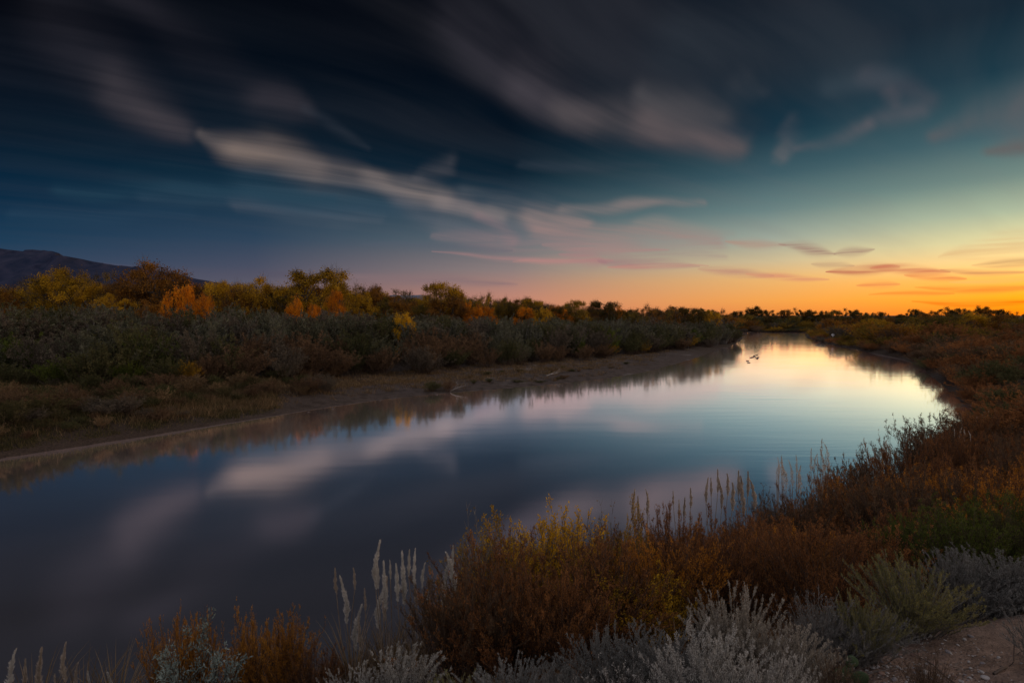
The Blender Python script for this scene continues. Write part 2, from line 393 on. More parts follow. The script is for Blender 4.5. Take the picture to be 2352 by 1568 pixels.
    q1 = gm('MULTIPLY_ADD'); gl.new(t.outputs[0], q1.inputs[0]); q1.inputs[1].default_value = 2.; q1.inputs[2].default_value = -1.
    q2 = gm('MULTIPLY'); gl.new(q1.outputs[0], q2.inputs[0]); gl.new(q1.outputs[0], q2.inputs[1])
    q3 = gm('MULTIPLY'); gl.new(q2.outputs[0], q3.inputs[0]); gl.new(gi.outputs['Taper'], q3.inputs[1])
    q4 = gm('SUBTRACT'); q4.inputs[0].default_value = 1.; gl.new(q3.outputs[0], q4.inputs[1])
    w_2 = gm('MULTIPLY'); gl.new(ww.outputs[0], w_2.inputs[0]); gl.new(q4.outputs[0], w_2.inputs[1])
    dv = gm('DIVIDE'); gl.new(ds.outputs['Value'], dv.inputs[0]); gl.new(w_2.outputs[0], dv.inputs[1])
    mr = g.nodes.new('ShaderNodeMapRange'); mr.interpolation_type = 'SMOOTHSTEP'
    gl.new(dv.outputs[0], mr.inputs[0]); mr.inputs[1].default_value = 2.3; mr.inputs[2].default_value = 0.
    sq = gm('POWER'); gl.new(mr.outputs[0], sq.inputs[0]); sq.inputs[1].default_value = 1.6
    o = gm('MULTIPLY'); gl.new(sq.outputs[0], o.inputs[0]); gl.new(gi.outputs['S'], o.inputs[1])
    o2 = gm('MULTIPLY', True); gl.new(o.outputs[0], o2.inputs[0]); gl.new(gi.outputs['T'], o2.inputs[1])
    mc = g.nodes.new('ShaderNodeMix'); mc.data_type = 'RGBA'; gl.new(o2.outputs[0], mc.inputs[0]); gl.new(gi.outputs['Cin'], mc.inputs[6]); gl.new(gi.outputs['Col'], mc.inputs[7])
    gl.new(mc.outputs[2], go.inputs[0])
    S = [  # x0,y0,x1,y1,w0,w1,strength,colour
      (1150,20,1700,150,120,120,.6,(44,46,54)),(1600,80,1950,150,90,60,.45,(46,55,64)),
      (1050,40,1230,200,60,60,.8,(50,48,56)),(1200,190,1340,250,50,36,.8,(66,62,69)),(1300,250,1520,275,34,36,.9,(82,76,79)),
      (1500,270,1700,322,40,22,.85,(96,86,88)),(1480,205,1640,260,30,30,.7,(78,76,80)),(1700,200,1740,215,25,14,.4,(70,72,78)),
      (120,60,400,270,60,50,.55,(50,48,56)),(260,190,440,298,40,26,.65,(74,68,73)),(260,0,660,225,40,46,.4,(46,44,52)),
      (600,215,700,252,36,24,.6,(62,58,65)),(700,255,850,325,13,8,.45,(50,56,66)),
      (480,300,600,345,12,34,.8,(96,88,88)),(560,340,720,390,30,30,.9,(122,108,102)),(690,385,860,420,34,28,.85,(104,96,96)),
      (850,420,1010,460,28,24,.95,(120,110,108)),(1000,465,1150,500,24,18,.8,(128,118,118)),(1100,505,1180,560,18,14,.55,(150,120,122)),
      (900,412,960,405,12,12,.35,(84,84,90)),(950,406,1022,384,10,18,.5,(88,86,92)),
      (1060,440,1300,470,22,10,.4,(84,90,98)),(1130,478,1240,490,24,20,.6,(112,108,110)),(1230,500,1350,515,30,12,.8,(148,128,124)),
      (1290,478,1620,462,13,9,.7,(134,122,120)),(1020,530,1320,545,30,30,.45,(112,112,118)),(900,470,1120,560,26,20,.4,(112,106,112)),(1200,385,1500,372,12,8,.3,(60,68,80)),
      (1240,536,1640,552,26,20,.6,(164,132,126)),(1250,566,1520,578,12,9,.5,(178,130,126)),(1180,600,1420,596,7,9,.5,(196,134,126)),(1450,520,1680,530,14,8,.35,(150,140,132)),
      (1800,285,1825,340,14,20,.28,(112,102,106)),(1800,345,1815,365,16,14,.36,(134,118,116)),
      (1840,347,1990,308,9,14,.38,(112,100,104)),(1990,305,2120,272,13,16,.38,(100,94,100)),(1990,185,2150,245,20,16,.34,(84,80,88)),
      (1890,215,2060,190,22,22,.4,(62,74,84)),(2040,235,2060,262,16,12,.25,(96,88,94)),
      (2150,330,2370,235,16,40,.7,(92,92,96)),(2270,362,2400,330,12,18,.9,(104,94,92)),(2330,325,2500,240,40,60,.5,(96,96,100)),
      (1660,553,1800,562,9,11,.6,(176,138,122)),(1790,560,1920,580,8,11,.7,(154,116,108)),(1920,580,2010,570,9,6,.8,(158,122,110)),
      (1000,582,1340,604,5,7,.45,(176,130,128)),(1290,585,1400,600,14,16,.55,(168,124,124)),(1380,598,1600,616,14,7,.6,(156,118,122)),
      (1400,610,1620,614,5,5,.6,(196,130,120)),(1600,622,1760,632,9,9,.7,(190,140,120)),(1700,630,1900,636,7,5,.7,(216,136,110)),
      (1850,600,1960,605,8,7,.4,(176,140,116)),(1890,618,2070,612,6,10,.8,(186,92,78)),(2000,612,2200,620,9,6,.75,(206,108,82)),
      (2080,628,2240,634,7,8,.6,(228,112,68)),(2250,604,2420,596,6,11,.6,(168,118,84)),(2180,616,2352,625,6,6,.6,(200,130,90)),
      (1960,650,2060,648,6,7,.7,(240,140,80)),(2100,656,2400,664,6,9,.7,(250,136,50)),(1980,672,2200,668,4,5,.6,(246,134,50)),
      (2080,690,2400,696,5,9,.7,(252,110,8)),(2200,642,2420,640,6,6,.5,(255,190,110)),
      (540,486,860,516,15,10,.38,(86,92,104)),(600,430,1080,525,42,30,.35,(62,86,102)),(1000,545,1650,590,34,26,.3,(158,128,128)),(150,420,760,470,20,16,.4,(36,68,86)),(350,455,900,500,14,12,.3,(56,78,96)),(300,385,640,430,14,10,.25,(28,54,68)),
      (760,628,1180,652,9,12,.55,(132,110,114)),(220,600,760,640,9,12,.45,(84,80,96)),(40,482,420,492,16,14,.25,(48,74,96)),
      (0,350,300,330,20,16,.25,(22,40,54)),(840,560,1180,576,10,10,.3,(84,92,108)),(0,270,260,262,10,8,.25,(14,30,42)),
      (2180,590,2400,545,10,30,.35,(214,160,110)),
    ]
    strokes = []
    for (x0, y0, x1, y1, w0, w1, s, colr) in sorted(S, key=lambda q: q[1] > 540):
        A = azel(x0, y0); B = azel(x1, y1)
        k = 180 / math.pi / F * (.85 if x0 < 300 or x0 > 2000 else 1.05) * (1. if y0 < 540 else .9)
        mg = 2.32 * max(w0, w1) * k; ma, me_ = mg + 2.7, mg + (.9 if y0 > 540 else 1.9)
        strokes.append((A, B, w0 * k, w1 * k, s, colr, y0 > 540, (min(A[0], B[0]) - ma, max(A[0], B[0]) + ma, min(A[1], B[1]) - me_, max(A[1], B[1]) + me_)))
    def leaf(a0, a1, e0, e1):
        c = veiled
        for A, B, w0, w1, s, colr, low, bb in strokes:
            if bb[1] < a0 or bb[0] > a1 or bb[3] < e0 or bb[2] > e1: continue
            D = (B[0] - A[0], B[1] - A[1]); L2 = max(D[0] ** 2 + D[1] ** 2, 1e-4)
            gn = n.new('ShaderNodeGroup'); gn.node_tree = g
            l.new((wp2 if low else wp).outputs[0], gn.inputs['P'])
            gn.inputs['A'].default_value = (A[0], A[1], 0); gn.inputs['D'].default_value = (D[0], D[1], 0)
            gn.inputs['InvL2'].default_value = 1 / L2; gn.inputs['W0'].default_value = w0; gn.inputs['dW'].default_value = w1 - w0
            gn.inputs['Taper'].default_value = .8 if low else .2; gn.inputs['S'].default_value = s; gn.inputs['Col'].default_value = lin(colr) + (1,)
            l.new(tex, gn.inputs['T']); l.new(c, gn.inputs['Cin']); c = gn.outputs[0]
        bg = n.new('ShaderNodeBackground'); l.new(c, bg.inputs[0]); return bg.outputs[0]
    def split(x, t, lo, hi):                      # picks one side; the other is never evaluated
        m = n.new('ShaderNodeMixShader'); l.new(math_('GREATER_THAN', x, t), m.inputs[0]); l.new(lo, m.inputs[1]); l.new(hi, m.inputs[2]); return m.outputs[0]
    def tree_(cuts_a, cuts_e):
        if len(cuts_e) > 2:
            i = len(cuts_e) // 2
            return split(el, cuts_e[i], tree_(cuts_a, cuts_e[:i + 1]), tree_(cuts_a, cuts_e[i:]))
        if len(cuts_a) > 2:
            i = len(cuts_a) // 2
            return split(az, cuts_a[i], tree_(cuts_a[:i + 1], cuts_e), tree_(cuts_a[i:], cuts_e))
        return leaf(cuts_a[0], cuts_a[1], cuts_e[0], cuts_e[1])
    # faint veil everywhere
    veil = math_('MULTIPLY', math_('MULTIPLY', fsc, smooth(el, 60, 20)), .10)
    vcol = mix(linr(az, -40, 40), lin((70, 74, 86)) + (1,), lin((128, 120, 120)) + (1,))
    veiled = mix(math_('MULTIPLY', veil, smooth(el, 1.5, 7)), base, vcol)
    sector = tree_([-60, -33, -20, -8, 4, 16, 28, 37, 75], [-90, 3.2, 6., 10., 15., 44.])
    bgb = n.new('ShaderNodeBackground'); l.new(base, bgb.inputs[0])
    ins = math_('MULTIPLY', math_('LESS_THAN', math_('ABSOLUTE', math_('SUBTRACT', az, 7.)), 66.), math_('MULTIPLY', math_('LESS_THAN', el, 42.), math_('GREATER_THAN', el, 0.)))
    m = n.new('ShaderNodeMixShader'); l.new(ins, m.inputs[0]); l.new(bgb.outputs[0], m.inputs[1]); l.new(sector, m.inputs[2])
    w.cycles.sampling_method = 'MANUAL'; w.cycles.sample_map_resolution = 512
    o = n.new('ShaderNodeOutputWorld'); l.new(m.outputs[0], o.inputs[0])
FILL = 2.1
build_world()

sun = bpy.data.lights.new('sun_afterglow', 'SUN'); sun.energy = 0.9; sun.color = (1., .66, .38); sun.angle = R(14)
so = bpy.data.objects.new('sun_afterglow', sun); COL.objects.link(so)
sd = Vector((math.sin(R(74)) * math.cos(R(7)), math.cos(R(74)) * math.cos(R(7)), math.sin(R(7))))
so.rotation_euler = sd.to_track_quat('Z', 'Y').to_euler()

# ------------------------------------------------------------------ river outline and terrain
LS = [(-60,1068),(0,1052),(200,1022),(330,1002),(450,983),(560,966),(700,943),(850,921),(1000,905),(1150,893),(1300,880),(1400,868),(1480,855),(1545,838),(1600,822),(1655,800)]
river = [(-400, 14), (-160, 22), (-70, 28.5)] + [on_ground(*p) for p in LS]
river += [on_ground(1672, 799), on_ground(1692, 789), (84, 205), (92, 246), (104, 266), (125, 270), (150, 270), (168, 262), (176, 248), (170, 232), (150, 214)]
RS = [(1845,767),(1848,775),(1895,789),(1950,800),(2000,810),(2060,821),(2105,834),(2140,862),(2185,900),(2212,925)]
river += [on_ground(*p) for p in RS]
river += [(40.5, 48), (34, 41), (27, 33), (20, 26), (13, 20), (6, 15.6), (-1, 12.6), (-9, 10.6), (-20, 8.8), (-45, 4), (-110, -12), (-400, -40)]
RV = np.array(river)
def sdist(x, y):
    """signed distance to the water polygon: + on land, - in water"""
    x = np.asarray(x, float); y = np.asarray(y, float)
    d = np.full(x.shape, 1e9); ins = np.zeros(x.shape, bool)
    n = len(RV)
    for i in range(n):
        ax, ay = RV[i]; bx, by = RV[(i + 1) % n]
        ex, ey = bx - ax, by - ay
        t = np.clip(((x - ax) * ex + (y - ay) * ey) / (ex * ex + ey * ey), 0, 1)
        d = np.minimum(d, (x - ax - t * ex) ** 2 + (y - ay - t * ey) ** 2)
        c = ((ay > y) != (by > y)) & (x < (bx - ax) * (y - ay) / ((by - ay) if by != ay else 1e-9) + ax)
        ins ^= c
    d = np.sqrt(d)
    return np.where(ins, -d, d)
_SEG = [(RV[i][0], RV[i][1], RV[(i + 1) % len(RV)][0], RV[(i + 1) % len(RV)][1]) for i in range(len(RV))]
_SEG = [tuple(float(q) for q in s_) for s_ in _SEG]
def sd1(x, y):
    d = 1e9; ins = False
    for ax, ay, bx, by in _SEG:
        ex = bx - ax; ey = by - ay; px_ = x - ax; py_ = y - ay
        t = (px_ * ex + py_ * ey) / (ex * ex + ey * ey)
        t = 0. if t < 0 else 1. if t > 1 else t
        q = (px_ - t * ex) ** 2 + (py_ - t * ey) ** 2
        if q < d: d = q
        if (ay > y) != (by > y) and x < ex * (y - ay) / ey + ax: ins = not ins
    d = math.sqrt(d)
    return -d if ins else d
_rs = np.random.RandomState(3); _tab = _rs.rand(256, 256)
def vnoise(x, y):
    xi = np.floor(x).astype(int); yi = np.floor(y).astype(int); fx = x - xi; fy = y - yi
    fx = fx * fx * (3 - 2 * fx); fy = fy * fy * (3 - 2 * fy)
    a = _tab[xi & 255, yi & 255]; b = _tab[(xi + 1) & 255, yi & 255]; c = _tab[xi & 255, (yi + 1) & 255]; d = _tab[(xi + 1) & 255, (yi + 1) & 255]
    return (a * (1 - fx) + b * fx) * (1 - fy) + (c * (1 - fx) + d * fx) * fy - .5
def fbm(x, y, o=4):
    s = 0; a = 1.
    for i in range(o): s = s + a * vnoise(x * 2 ** i + 17 * i, y * 2 ** i + 5 * i); a *= .5
    return s
SX = [-1e4, 2.1, 2.8, 3.5, 4.6, 6.0, 8.0, 10., 12., 14.5, 17, 1e4]
SZ = [6.18, 6.14, 5.86, 5.42, 4.85, 3.95, 2.9, 2.0, 1.5, 1.2, 1.1, 1.1]
def height(x, y, d=None):
    x = np.asarray(x, float); y = np.asarray(y, float)
    if d is None: d = sdist(x, y)
    s = y - .30 * x + 1.2 * np.clip(x / 30, -1, 0) 
    prof = np.interp(s, SX, SZ)
    left = (x < 60 * (y / 100) + 4) & (y > 20 - .2 * x)           # far side of the river
    px = x / np.maximum(y, 1)                                       # decides how wide the gravel bar is
    barw = np.interp(px, [-1.2, -.7, -.45, -.25, 0., .25, .36], [1.2, 1.8, 6, 14, 20, 24, 20])
    hb = np.interp(px, [-1.0, -.6, -.4, -.2, .35], [1.2, 1.0, .7, .35, .3])
    flood = np.where(left, np.minimum(hb * np.clip(d / np.clip(barw, 3.2, 5), 0, 1) ** .8 + np.clip((d - barw) / 14, 0, 1) * (1.3 - hb), 1.3), 1e3)
    bankn = np.where(y < 30, .85 * np.clip(d, 0, 99), .42 * np.clip(d, 0, 99) ** .8)
    right = np.minimum(prof, bankn)
    h = np.where(left, flood, right)
    rough = np.clip(d * .4, 0, 1)
    h = h + rough * (fbm(x * .25, y * .25) * .25 * np.clip(np.hypot(x, y) / 12, .12, 1) + fbm(x * 1.7, y * 1.7) * .05 + fbm(x * 7, y * 7, 2) * .012 * (np.hypot(x, y) < 25))
    # cut ripples in the wet edge
    h = np.where(d < 0, -.02 - np.clip(-d, 0, 4) * .25, h + .015)
    return h
def hz(x, y): return float(height(np.array([x]), np.array([y]), np.array([sd1(x, y)]))[0])
def terrain():
    def axis(a, b, n, lo, hi, c):
        t0 = math.asinh((lo - c) / a); t1 = math.asinh((hi - c) / a)
        return c + a * np.sinh(np.linspace(t0, t1, n))
    xs = axis(6., 1, 760, -11000, 11000, 2.); ys = axis(5., 1, 640, -300, 14000, 6.)
    X, Y = np.meshgrid(xs, ys)
    Z = height(X.ravel(), Y.ravel())
    v = np.stack([X.ravel(), Y.ravel(), Z], 1)
    nx, ny = len(xs), len(ys)
    i = np.arange(nx * ny).reshape(ny, nx)
    q = np.stack([i[:-1, :-1], i[:-1, 1:], i[1:, 1:], i[1:, :-1]], -1).reshape(-1, 4)
    mb = MB(); mb.quads(v, q)
    me = mb.mesh('ground', True)
    m, nt, n, l = newmat('ground_soil')
    tc = n.new('ShaderNodeTexCoord')
    def noise(s, det=6, sc=(1, 1, 1)):
        mp = n.new('ShaderNodeMapping'); mp.inputs['Scale'].default_value = sc; l.new(tc.outputs['Object'], mp.inputs[0])
        t = n.new('ShaderNodeTexNoise'); t.inputs['Scale'].default_value = s; t.inputs['Detail'].default_value = det; l.new(mp.outputs[0], t.inputs['Vector']); return t
    def mixc(f, a, b):
        x = n.new('ShaderNodeMix'); x.data_type = 'RGBA'
        l.new(f, x.inputs[0])
        for s_, v_ in ((6, a), (7, b)):
            if isinstance(v_, tuple): x.inputs[s_].default_value = v_ + (1,)
            else: l.new(v_, x.inputs[s_])
        return x.outputs[2]
    def thr(t, a, b):
        r = n.new('ShaderNodeMapRange'); l.new(t.outputs['Fac'], r.inputs[0]); r.inputs[1].default_value = a; r.inputs[2].default_value = b; return r.outputs[0]
    big = noise(.12); mid = noise(1.1); fine = noise(9.); grit = noise(60., 3)
    sp = n.new('ShaderNodeSeparateXYZ'); l.new(tc.outputs['Object'], sp.inputs[0])
    def rng_(sock, a, b_):
        r = n.new('ShaderNodeMapRange'); r.interpolation_type = 'SMOOTHSTEP'; l.new(sock, r.inputs[0]); r.inputs[1].default_value = a; r.inputs[2].default_value = b_; return r.outputs[0]
    dark = mixc(thr(fine, .35, .65), (.026, .019, .015), (.055, .038, .028))
    sand = mixc(thr(fine, .35, .65), (.125, .083, .064), (.22, .15, .115))
    barc = mixc(thr(fine, .35, .65), (.045, .034, .03), (.085, .066, .057))
    barc = mixc(thr(mid, .48, .62), barc, (.034, .025, .02))
    c = mixc(rng_(sp.outputs[0], -26, -10), dark, barc)          # muddy weed bank upstream, gravel bar further down
    c = mixc(rng_(sp.outputs[0], 34, 44), c, dark)
    c = mixc(rng_(sp.outputs[2], 5.6, 6.05), c, sand)             # the trodden path on top of the bluff
    # pale dried mud and sand in patches of the bar
    pal = noise(.16, 5, (1, .6, 1)); pm_ = n.new('ShaderNodeMath'); pm_.operation = 'MULTIPLY'; l.new(thr(pal, .58, .66), pm_.inputs[0]); l.new(rng_(sp.outputs[0], -8, 4), pm_.inputs[1])
    pn_ = n.new('ShaderNodeMath'); pn_.operation = 'MULTIPLY'; l.new(pm_.outputs[0], pn_.inputs[0]); l.new(rng_(sp.outputs[0], 42, 36), pn_.inputs[1]); pm_ = pn_
    c = mixc(pm_.outputs[0], c, (.15, .13, .12))
    vor = n.new('ShaderNodeTexVoronoi'); vor.inputs['Scale'].default_value = 34; l.new(tc.outputs['Object'], vor.inputs['Vector'])
    gr = n.new('ShaderNodeMapRange'); l.new(vor.outputs['Distance'], gr.inputs[0]); gr.inputs[1].default_value = .15; gr.inputs[2].default_value = .38; gr.inputs[3].default_value = 1; gr.inputs[4].default_value = 0
    gm = n.new('ShaderNodeMath'); gm.operation = 'MULTIPLY'; l.new(gr.outputs[0], gm.inputs[0]); l.new(thr(mid, .45, .62), gm.inputs[1])
    gm2 = n.new('ShaderNodeMath'); gm2.operation = 'MULTIPLY'; l.new(gm.outputs[0], gm2.inputs[0]); l.new(rng_(sp.outputs[0], -26, -5), gm2.inputs[1])
    c = mixc(gm2.outputs[0], c, (.13, .11, .10))
    b = n.new('ShaderNodeBsdfPrincipled'); l.new(c, b.inputs['Base Color']); b.inputs['Roughness'].default_value = .92; b.inputs['Specular IOR Level'].default_value = .15
    bp = n.new('ShaderNodeBump'); bp.inputs['Distance'].default_value = .03; bp.inputs['Strength'].default_value = .8
    ad = n.new('ShaderNodeMath'); ad.operation = 'ADD'; l.new(fine.outputs['Fac'], ad.inputs[0]); l.new(grit.outputs['Fac'], ad.inputs[1])
    ad2 = n.new('ShaderNodeMath'); ad2.operation = 'ADD'; l.new(ad.outputs[0], ad2.inputs[0]); l.new(gm.outputs[0], ad2.inputs[1])
    l.new(ad2.outputs[0], bp.inputs['Height']); l.new(bp.outputs[0], b.inputs['Normal'])
    o = n.new('ShaderNodeOutputMaterial'); l.new(b.outputs[0], o.inputs[0])
    tag(link('ground', me, m), 'brown sandy soil of the river banks and gravel bar', 'ground', kind='structure')
terrain()

def water():
    xs = np.linspace(-420, 420, 3); ys = np.linspace(-60, 330, 3)
    X, Y = np.meshgrid(xs, ys); v = np.stack([X.ravel(), Y.ravel(), np.zeros(9)], 1)
    i = np.arange(9).reshape(3, 3)
    q = np.stack([i[:-1, :-1], i[:-1, 1:], i[1:, 1:], i[1:, :-1]], -1).reshape(-1, 4)
    mb = MB(); mb.quads(v, q); me = mb.mesh('river_water')
    m, nt, n, l = newmat('river_water')
    tc = n.new('ShaderNodeTexCoord')
    def noise(s, det, sc, rot=0):
        mp = n.new('ShaderNodeMapping'); mp.inputs['Scale'].default_value = sc; mp.inputs['Rotation'].default_value = (0, 0, R(rot)); l.new(tc.outputs['Object'], mp.inputs[0])
        t = n.new('ShaderNodeTexNoise'); t.inputs['Scale'].default_value = s; t.inputs['Detail'].default_value = det; l.new(mp.outputs[0], t.inputs['Vector']); return t.outputs['Fac']
    def mth(op, a, b, clamp=False):
        x = n.new('ShaderNodeMath'); x.operation = op; x.use_clamp = clamp
        for k, vv in enumerate((a, b)):
            if isinstance(vv, (int, float)): x.inputs[k].default_value = vv
            else: l.new(vv, x.inputs[k])
        return x.outputs[0]
    swell = noise(.35, 2, (.25, 1, 1), -20)
    rip = noise(1.0, 2, (.12, 1, 1), -8)
    # ripples live on the right hand reach only
    sx = n.new('ShaderNodeSeparateXYZ'); l.new(tc.outputs['Object'], sx.inputs[0])
    zone = n.new('ShaderNodeMapRange'); zone.interpolation_type = 'SMOOTHSTEP'; l.new(sx.outputs[0], zone.inputs[0]); zone.inputs[1].default_value = 4; zone.inputs[2].default_value = 32
    patch = noise(.035, 2, (1, 1, 1))
    pm = n.new('ShaderNodeMapRange'); l.new(patch, pm.inputs[0]); pm.inputs[1].default_value = .4; pm.inputs[2].default_value = .6
    h = mth('ADD', mth('MULTIPLY', swell, .04), mth('MULTIPLY', mth('MULTIPLY', rip, mth('MULTIPLY', zone.outputs[0], pm.outputs[0])), .17))
    bp = n.new('ShaderNodeBump'); bp.inputs['Strength'].default_value = 1.; bp.inputs['Distance'].default_value = .11; l.new(h, bp.inputs['Height'])
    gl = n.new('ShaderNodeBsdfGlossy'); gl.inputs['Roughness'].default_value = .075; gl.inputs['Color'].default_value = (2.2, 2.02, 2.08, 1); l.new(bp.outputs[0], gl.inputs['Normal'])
    df = n.new('ShaderNodeBsdfDiffuse'); silt = noise(.05, 4, (1, 1, 1))
    sc_ = ramp(n, [(.35, (.072, .07, .072)), (.65, (.088, .084, .084))]); l.new(silt, sc_.inputs[0]); l.new(sc_.outputs[0], df.inputs['Color'])
    fr = n.new('ShaderNodeLayerWeight'); fr.inputs['Blend'].default_value = .5
    f5 = mth('POWER', fr.outputs['Facing'], 2.6)
    ff = mth('MULTIPLY_ADD', f5, .48); ff.node.inputs[2].default_value = .46
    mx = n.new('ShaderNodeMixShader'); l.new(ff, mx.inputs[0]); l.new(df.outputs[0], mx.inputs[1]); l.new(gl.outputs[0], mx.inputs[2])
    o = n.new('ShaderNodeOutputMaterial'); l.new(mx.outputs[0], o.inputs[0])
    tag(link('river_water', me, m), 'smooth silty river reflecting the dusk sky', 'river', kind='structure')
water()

# ------------------------------------------------------------------ distant mountains
def ridge(name, prof, Y0, depth, label, mat, seed):
    px = np.linspace(prof[0][0], prof[-1][0], 260)
    top = np.interp(px, [p[0] for p in prof], [p[1] for p in prof])
    u = (px - 1176) / F
    rows = 46
    r = np.linspace(0, 1, rows)
    U, T = np.meshgrid(u, r)
    topz = np.interp(U, u, np.array([(CAMZ + Y0 * ray(1176, t)[1]) for t in top]))
    Y = Y0 - depth * (1 - T) * .8
    front = np.where(T < .8, (T / .8), 1 - (T - .8) / .2 * .5)
    X = U * Y0
    gul = .35 - np.abs(fbm(X / 520 + seed + T * .5, T * .7 + seed, 5)) * 1.5
    Zh = topz * np.clip(front ** 1.25 + gul * .6 * np.sin(np.clip(front, 0, 1) * np.pi), 0, 1.0)
    Zh += fbm(X / 160 + 3 + seed, T * 5, 3) * topz * .02
    v = np.stack([X.ravel(), (Y + gul * depth * .22).ravel(), Zh.ravel() - 3], 1)
    i = np.arange(U.size).reshape(U.shape)
    q = np.stack([i[:-1, :-1], i[:-1, 1:], i[1:, 1:], i[1:, :-1]], -1).reshape(-1, 4)
    mb = MB(); mb.quads(v, q)
    tag(link(name, mb.mesh(name), mat), label, 'mountains', kind='structure')
MTN = plainmat('mountain_rock_hazed', (.006, .013, .036), (.025, .028, .056), .006, .95, 0, 8, (1, 1, .5))  # navy tint of the distant air is put into the rock colour
MESA = plainmat('mesa_rock_hazed', (.13, .135, .17), (.16, .16, .2), .003, .95, 0, 4)  # pale blue haze painted into the mesa's colour
ridge('mountain_range', [(-700,560),(-300,566),(-60,575),(0,577),(60,578),(100,581),(140,579),(160,581),(190,590),(215,598),(245,600),(262,606),(300,612),(340,617),(372,618),(400,625),(430,630),(470,640),(510,648),(545,656),(600,672),(680,695),(760,722)], 10500, 3600, 'dark purple mountain range on the left horizon', MTN, 3.3)
ridge('mesa', [(820,716),(850,690),(880,681),(905,679),(970,678),(985,682),(1030,690),(1060,687),(1080,687),(1100,694),(1140,712)], 12000, 1500, 'low blue mesa on the horizon behind the trees', MESA, 9.1)

# ------------------------------------------------------------------ plant kinds
K = {}
for i in range(4):   # feathery tamarisk, near
    K['tam%d' % i] = spray('tamarisk', 100 + i, N=130, H=2.2, W=2.2, M=17, Q=12, leaf=.034, lw=.011, tw=.17, t0=.28, sr=.008, groups=14, jit=.15, rnd=.55, up=.5, leafr=.55)
for i in range(5):   # brush, mid distance
    K['mid%d' % i] = spray('brush', 200 + i, N=70, H=3., W=3.6, M=13, Q=10, leaf=.10, lw=.034, tw=.2, t0=.22, sr=.012, groups=11, jit=.17, rnd=.65, up=.4, tube_twigs=False)
for i in range(5):   # silvery olive thicket
    K['oli%d' % i] = spray('olive_shrub', 300 + i, N=60, H=6.2, W=5.6, M=15, Q=11, leaf=.21, lw=.075, tw=.17, t0=.25, sr=.045, groups=9, jit=.15, rnd=.8, up=.25, leafr=.8, drop=.35)
for i in range(4):   # sagebrush, close
    K['sage%d' % i] = spray('sagebrush', 400 + i, N=170, H=.95, W=1.25, M=15, Q=20, leaf=.0125, lw=.0052, tw=.13, t0=.35, sr=.005, groups=16, jit=.14, rnd=.5, up=.55, leafr=1.0, bow=1.25, zpow=.8)
for i in range(2):   # bare twiggy sage
    K['twg%d' % i] = spray('twiggy_sage', 450 + i, N=150, H=.8, W=1.0, M=14, Q=3, leaf=.012, lw=.006, tw=.2, t0=.3, sr=.0045, groups=14, jit=.2, rnd=.8, up=.3, leafr=1.0)
for i in range(3):   # yellow leaved willow, twigs bare at the top
    K['wil%d' % i] = spray('willow', 500 + i, N=70, H=2.6, W=1.7, M=18, Q=8, leaf=.045, lw=.02, tw=.2, t0=.2, sr=.009, groups=8, jit=.16, rnd=.6, up=.5, leafr=.9, drop=.3)
K['bare'] = spray('bare_willow', 520, N=60, H=2.6, W=1.5, M=18, Q=1, leaf=.05, lw=.02, tw=.22, t0=.25, sr=.009, groups=7, jit=.2, rnd=.6, up=.5, leafr=.9, drop=.3)
K['yolive'] = spray('young_olive', 530, N=26, H=2., W=1.5, M=9, Q=13, leaf=.06, lw=.017, tw=.22, t0=.1, sr=.009, groups=5, jit=.12, rnd=.7, up=.2, leafr=1.2, drop=.5)
for i in range(3):   # young cottonwood, crowned almost to the ground
    K['vase%d' % i] = tree('young_cottonwood', 600 + i, H=8, W=7.5, nc=30, lpc=360, leaf=.22, clump=.15, trunk=.14, cz=.52, rz=.46)
for i in range(6):
    K['tree%d' % i] = tree('cottonwood', 700 + i, H=13, W=[10, 12, 9, 12, 8.5, 11][i], nc=[44, 52, 38, 50, 34, 46][i], lpc=330, leaf=.27, clump=[.12, .11, .13, .10, .14, .12][i])
for i in range(2):
    K['thin%d' % i] = tree('thin_cottonwood', 750 + i, H=12, W=10, nc=46, lpc=120, leaf=.22, clump=.12)
for i in range(4):
    K['far%d' % i] = tree('far_cottonwood', 800 + i, H=12, W=[13, 11, 15, 9][i], nc=44, lpc=170, leaf=.42, clump=.12, cz=.5, rz=.5, trunk=.16)
used = {}
def plant(name, kind, X, Y, H, W, fol, label, cat, group=None, stem='stem', rz=None, z=None, lean=(0, 0)):
    k = K[kind]
    if rz is None: rz = random.uniform(0, 6.28)
    if z is None: z = hz(X, Y)
    o = empty(name, (X, Y, z - .03), rz, (W / k['W'], W / k['W'] * random.uniform(.9, 1.1), H / k['H']))
    if lean != (0, 0): o.rotation_euler = (lean[0], lean[1], rz)
    tag(o, label, cat, group)
    if 'crown' in k:
        link('trunk', k['trunk'], M['bark' if stem == 'stem' else stem], o)
        if k['crown']: link('crown', k['crown'], M[fol], o)
    else:
        link('stems', k['stems'], M[stem], o)
        if k['foliage']: link('foliage', k['foliage'], M[fol], o)
    return o
def plant_px(name, kind, px, ytop, Y, Wm, fol, label, cat, group=None, stem='stem', **kw):
    """stands at depth Y under column px, its top reaching ytop"""
    a, b = ray(px, ytop)
    X = a * Y; z = hz(X, Y)
    H = max(CAMZ + b * (Y + (.28 * Wm if Y < 14 else 0)) - z, .22)
    return plant(name, kind, X, Y, H, Wm, fol, label, cat, group, stem, z=z, **kw)

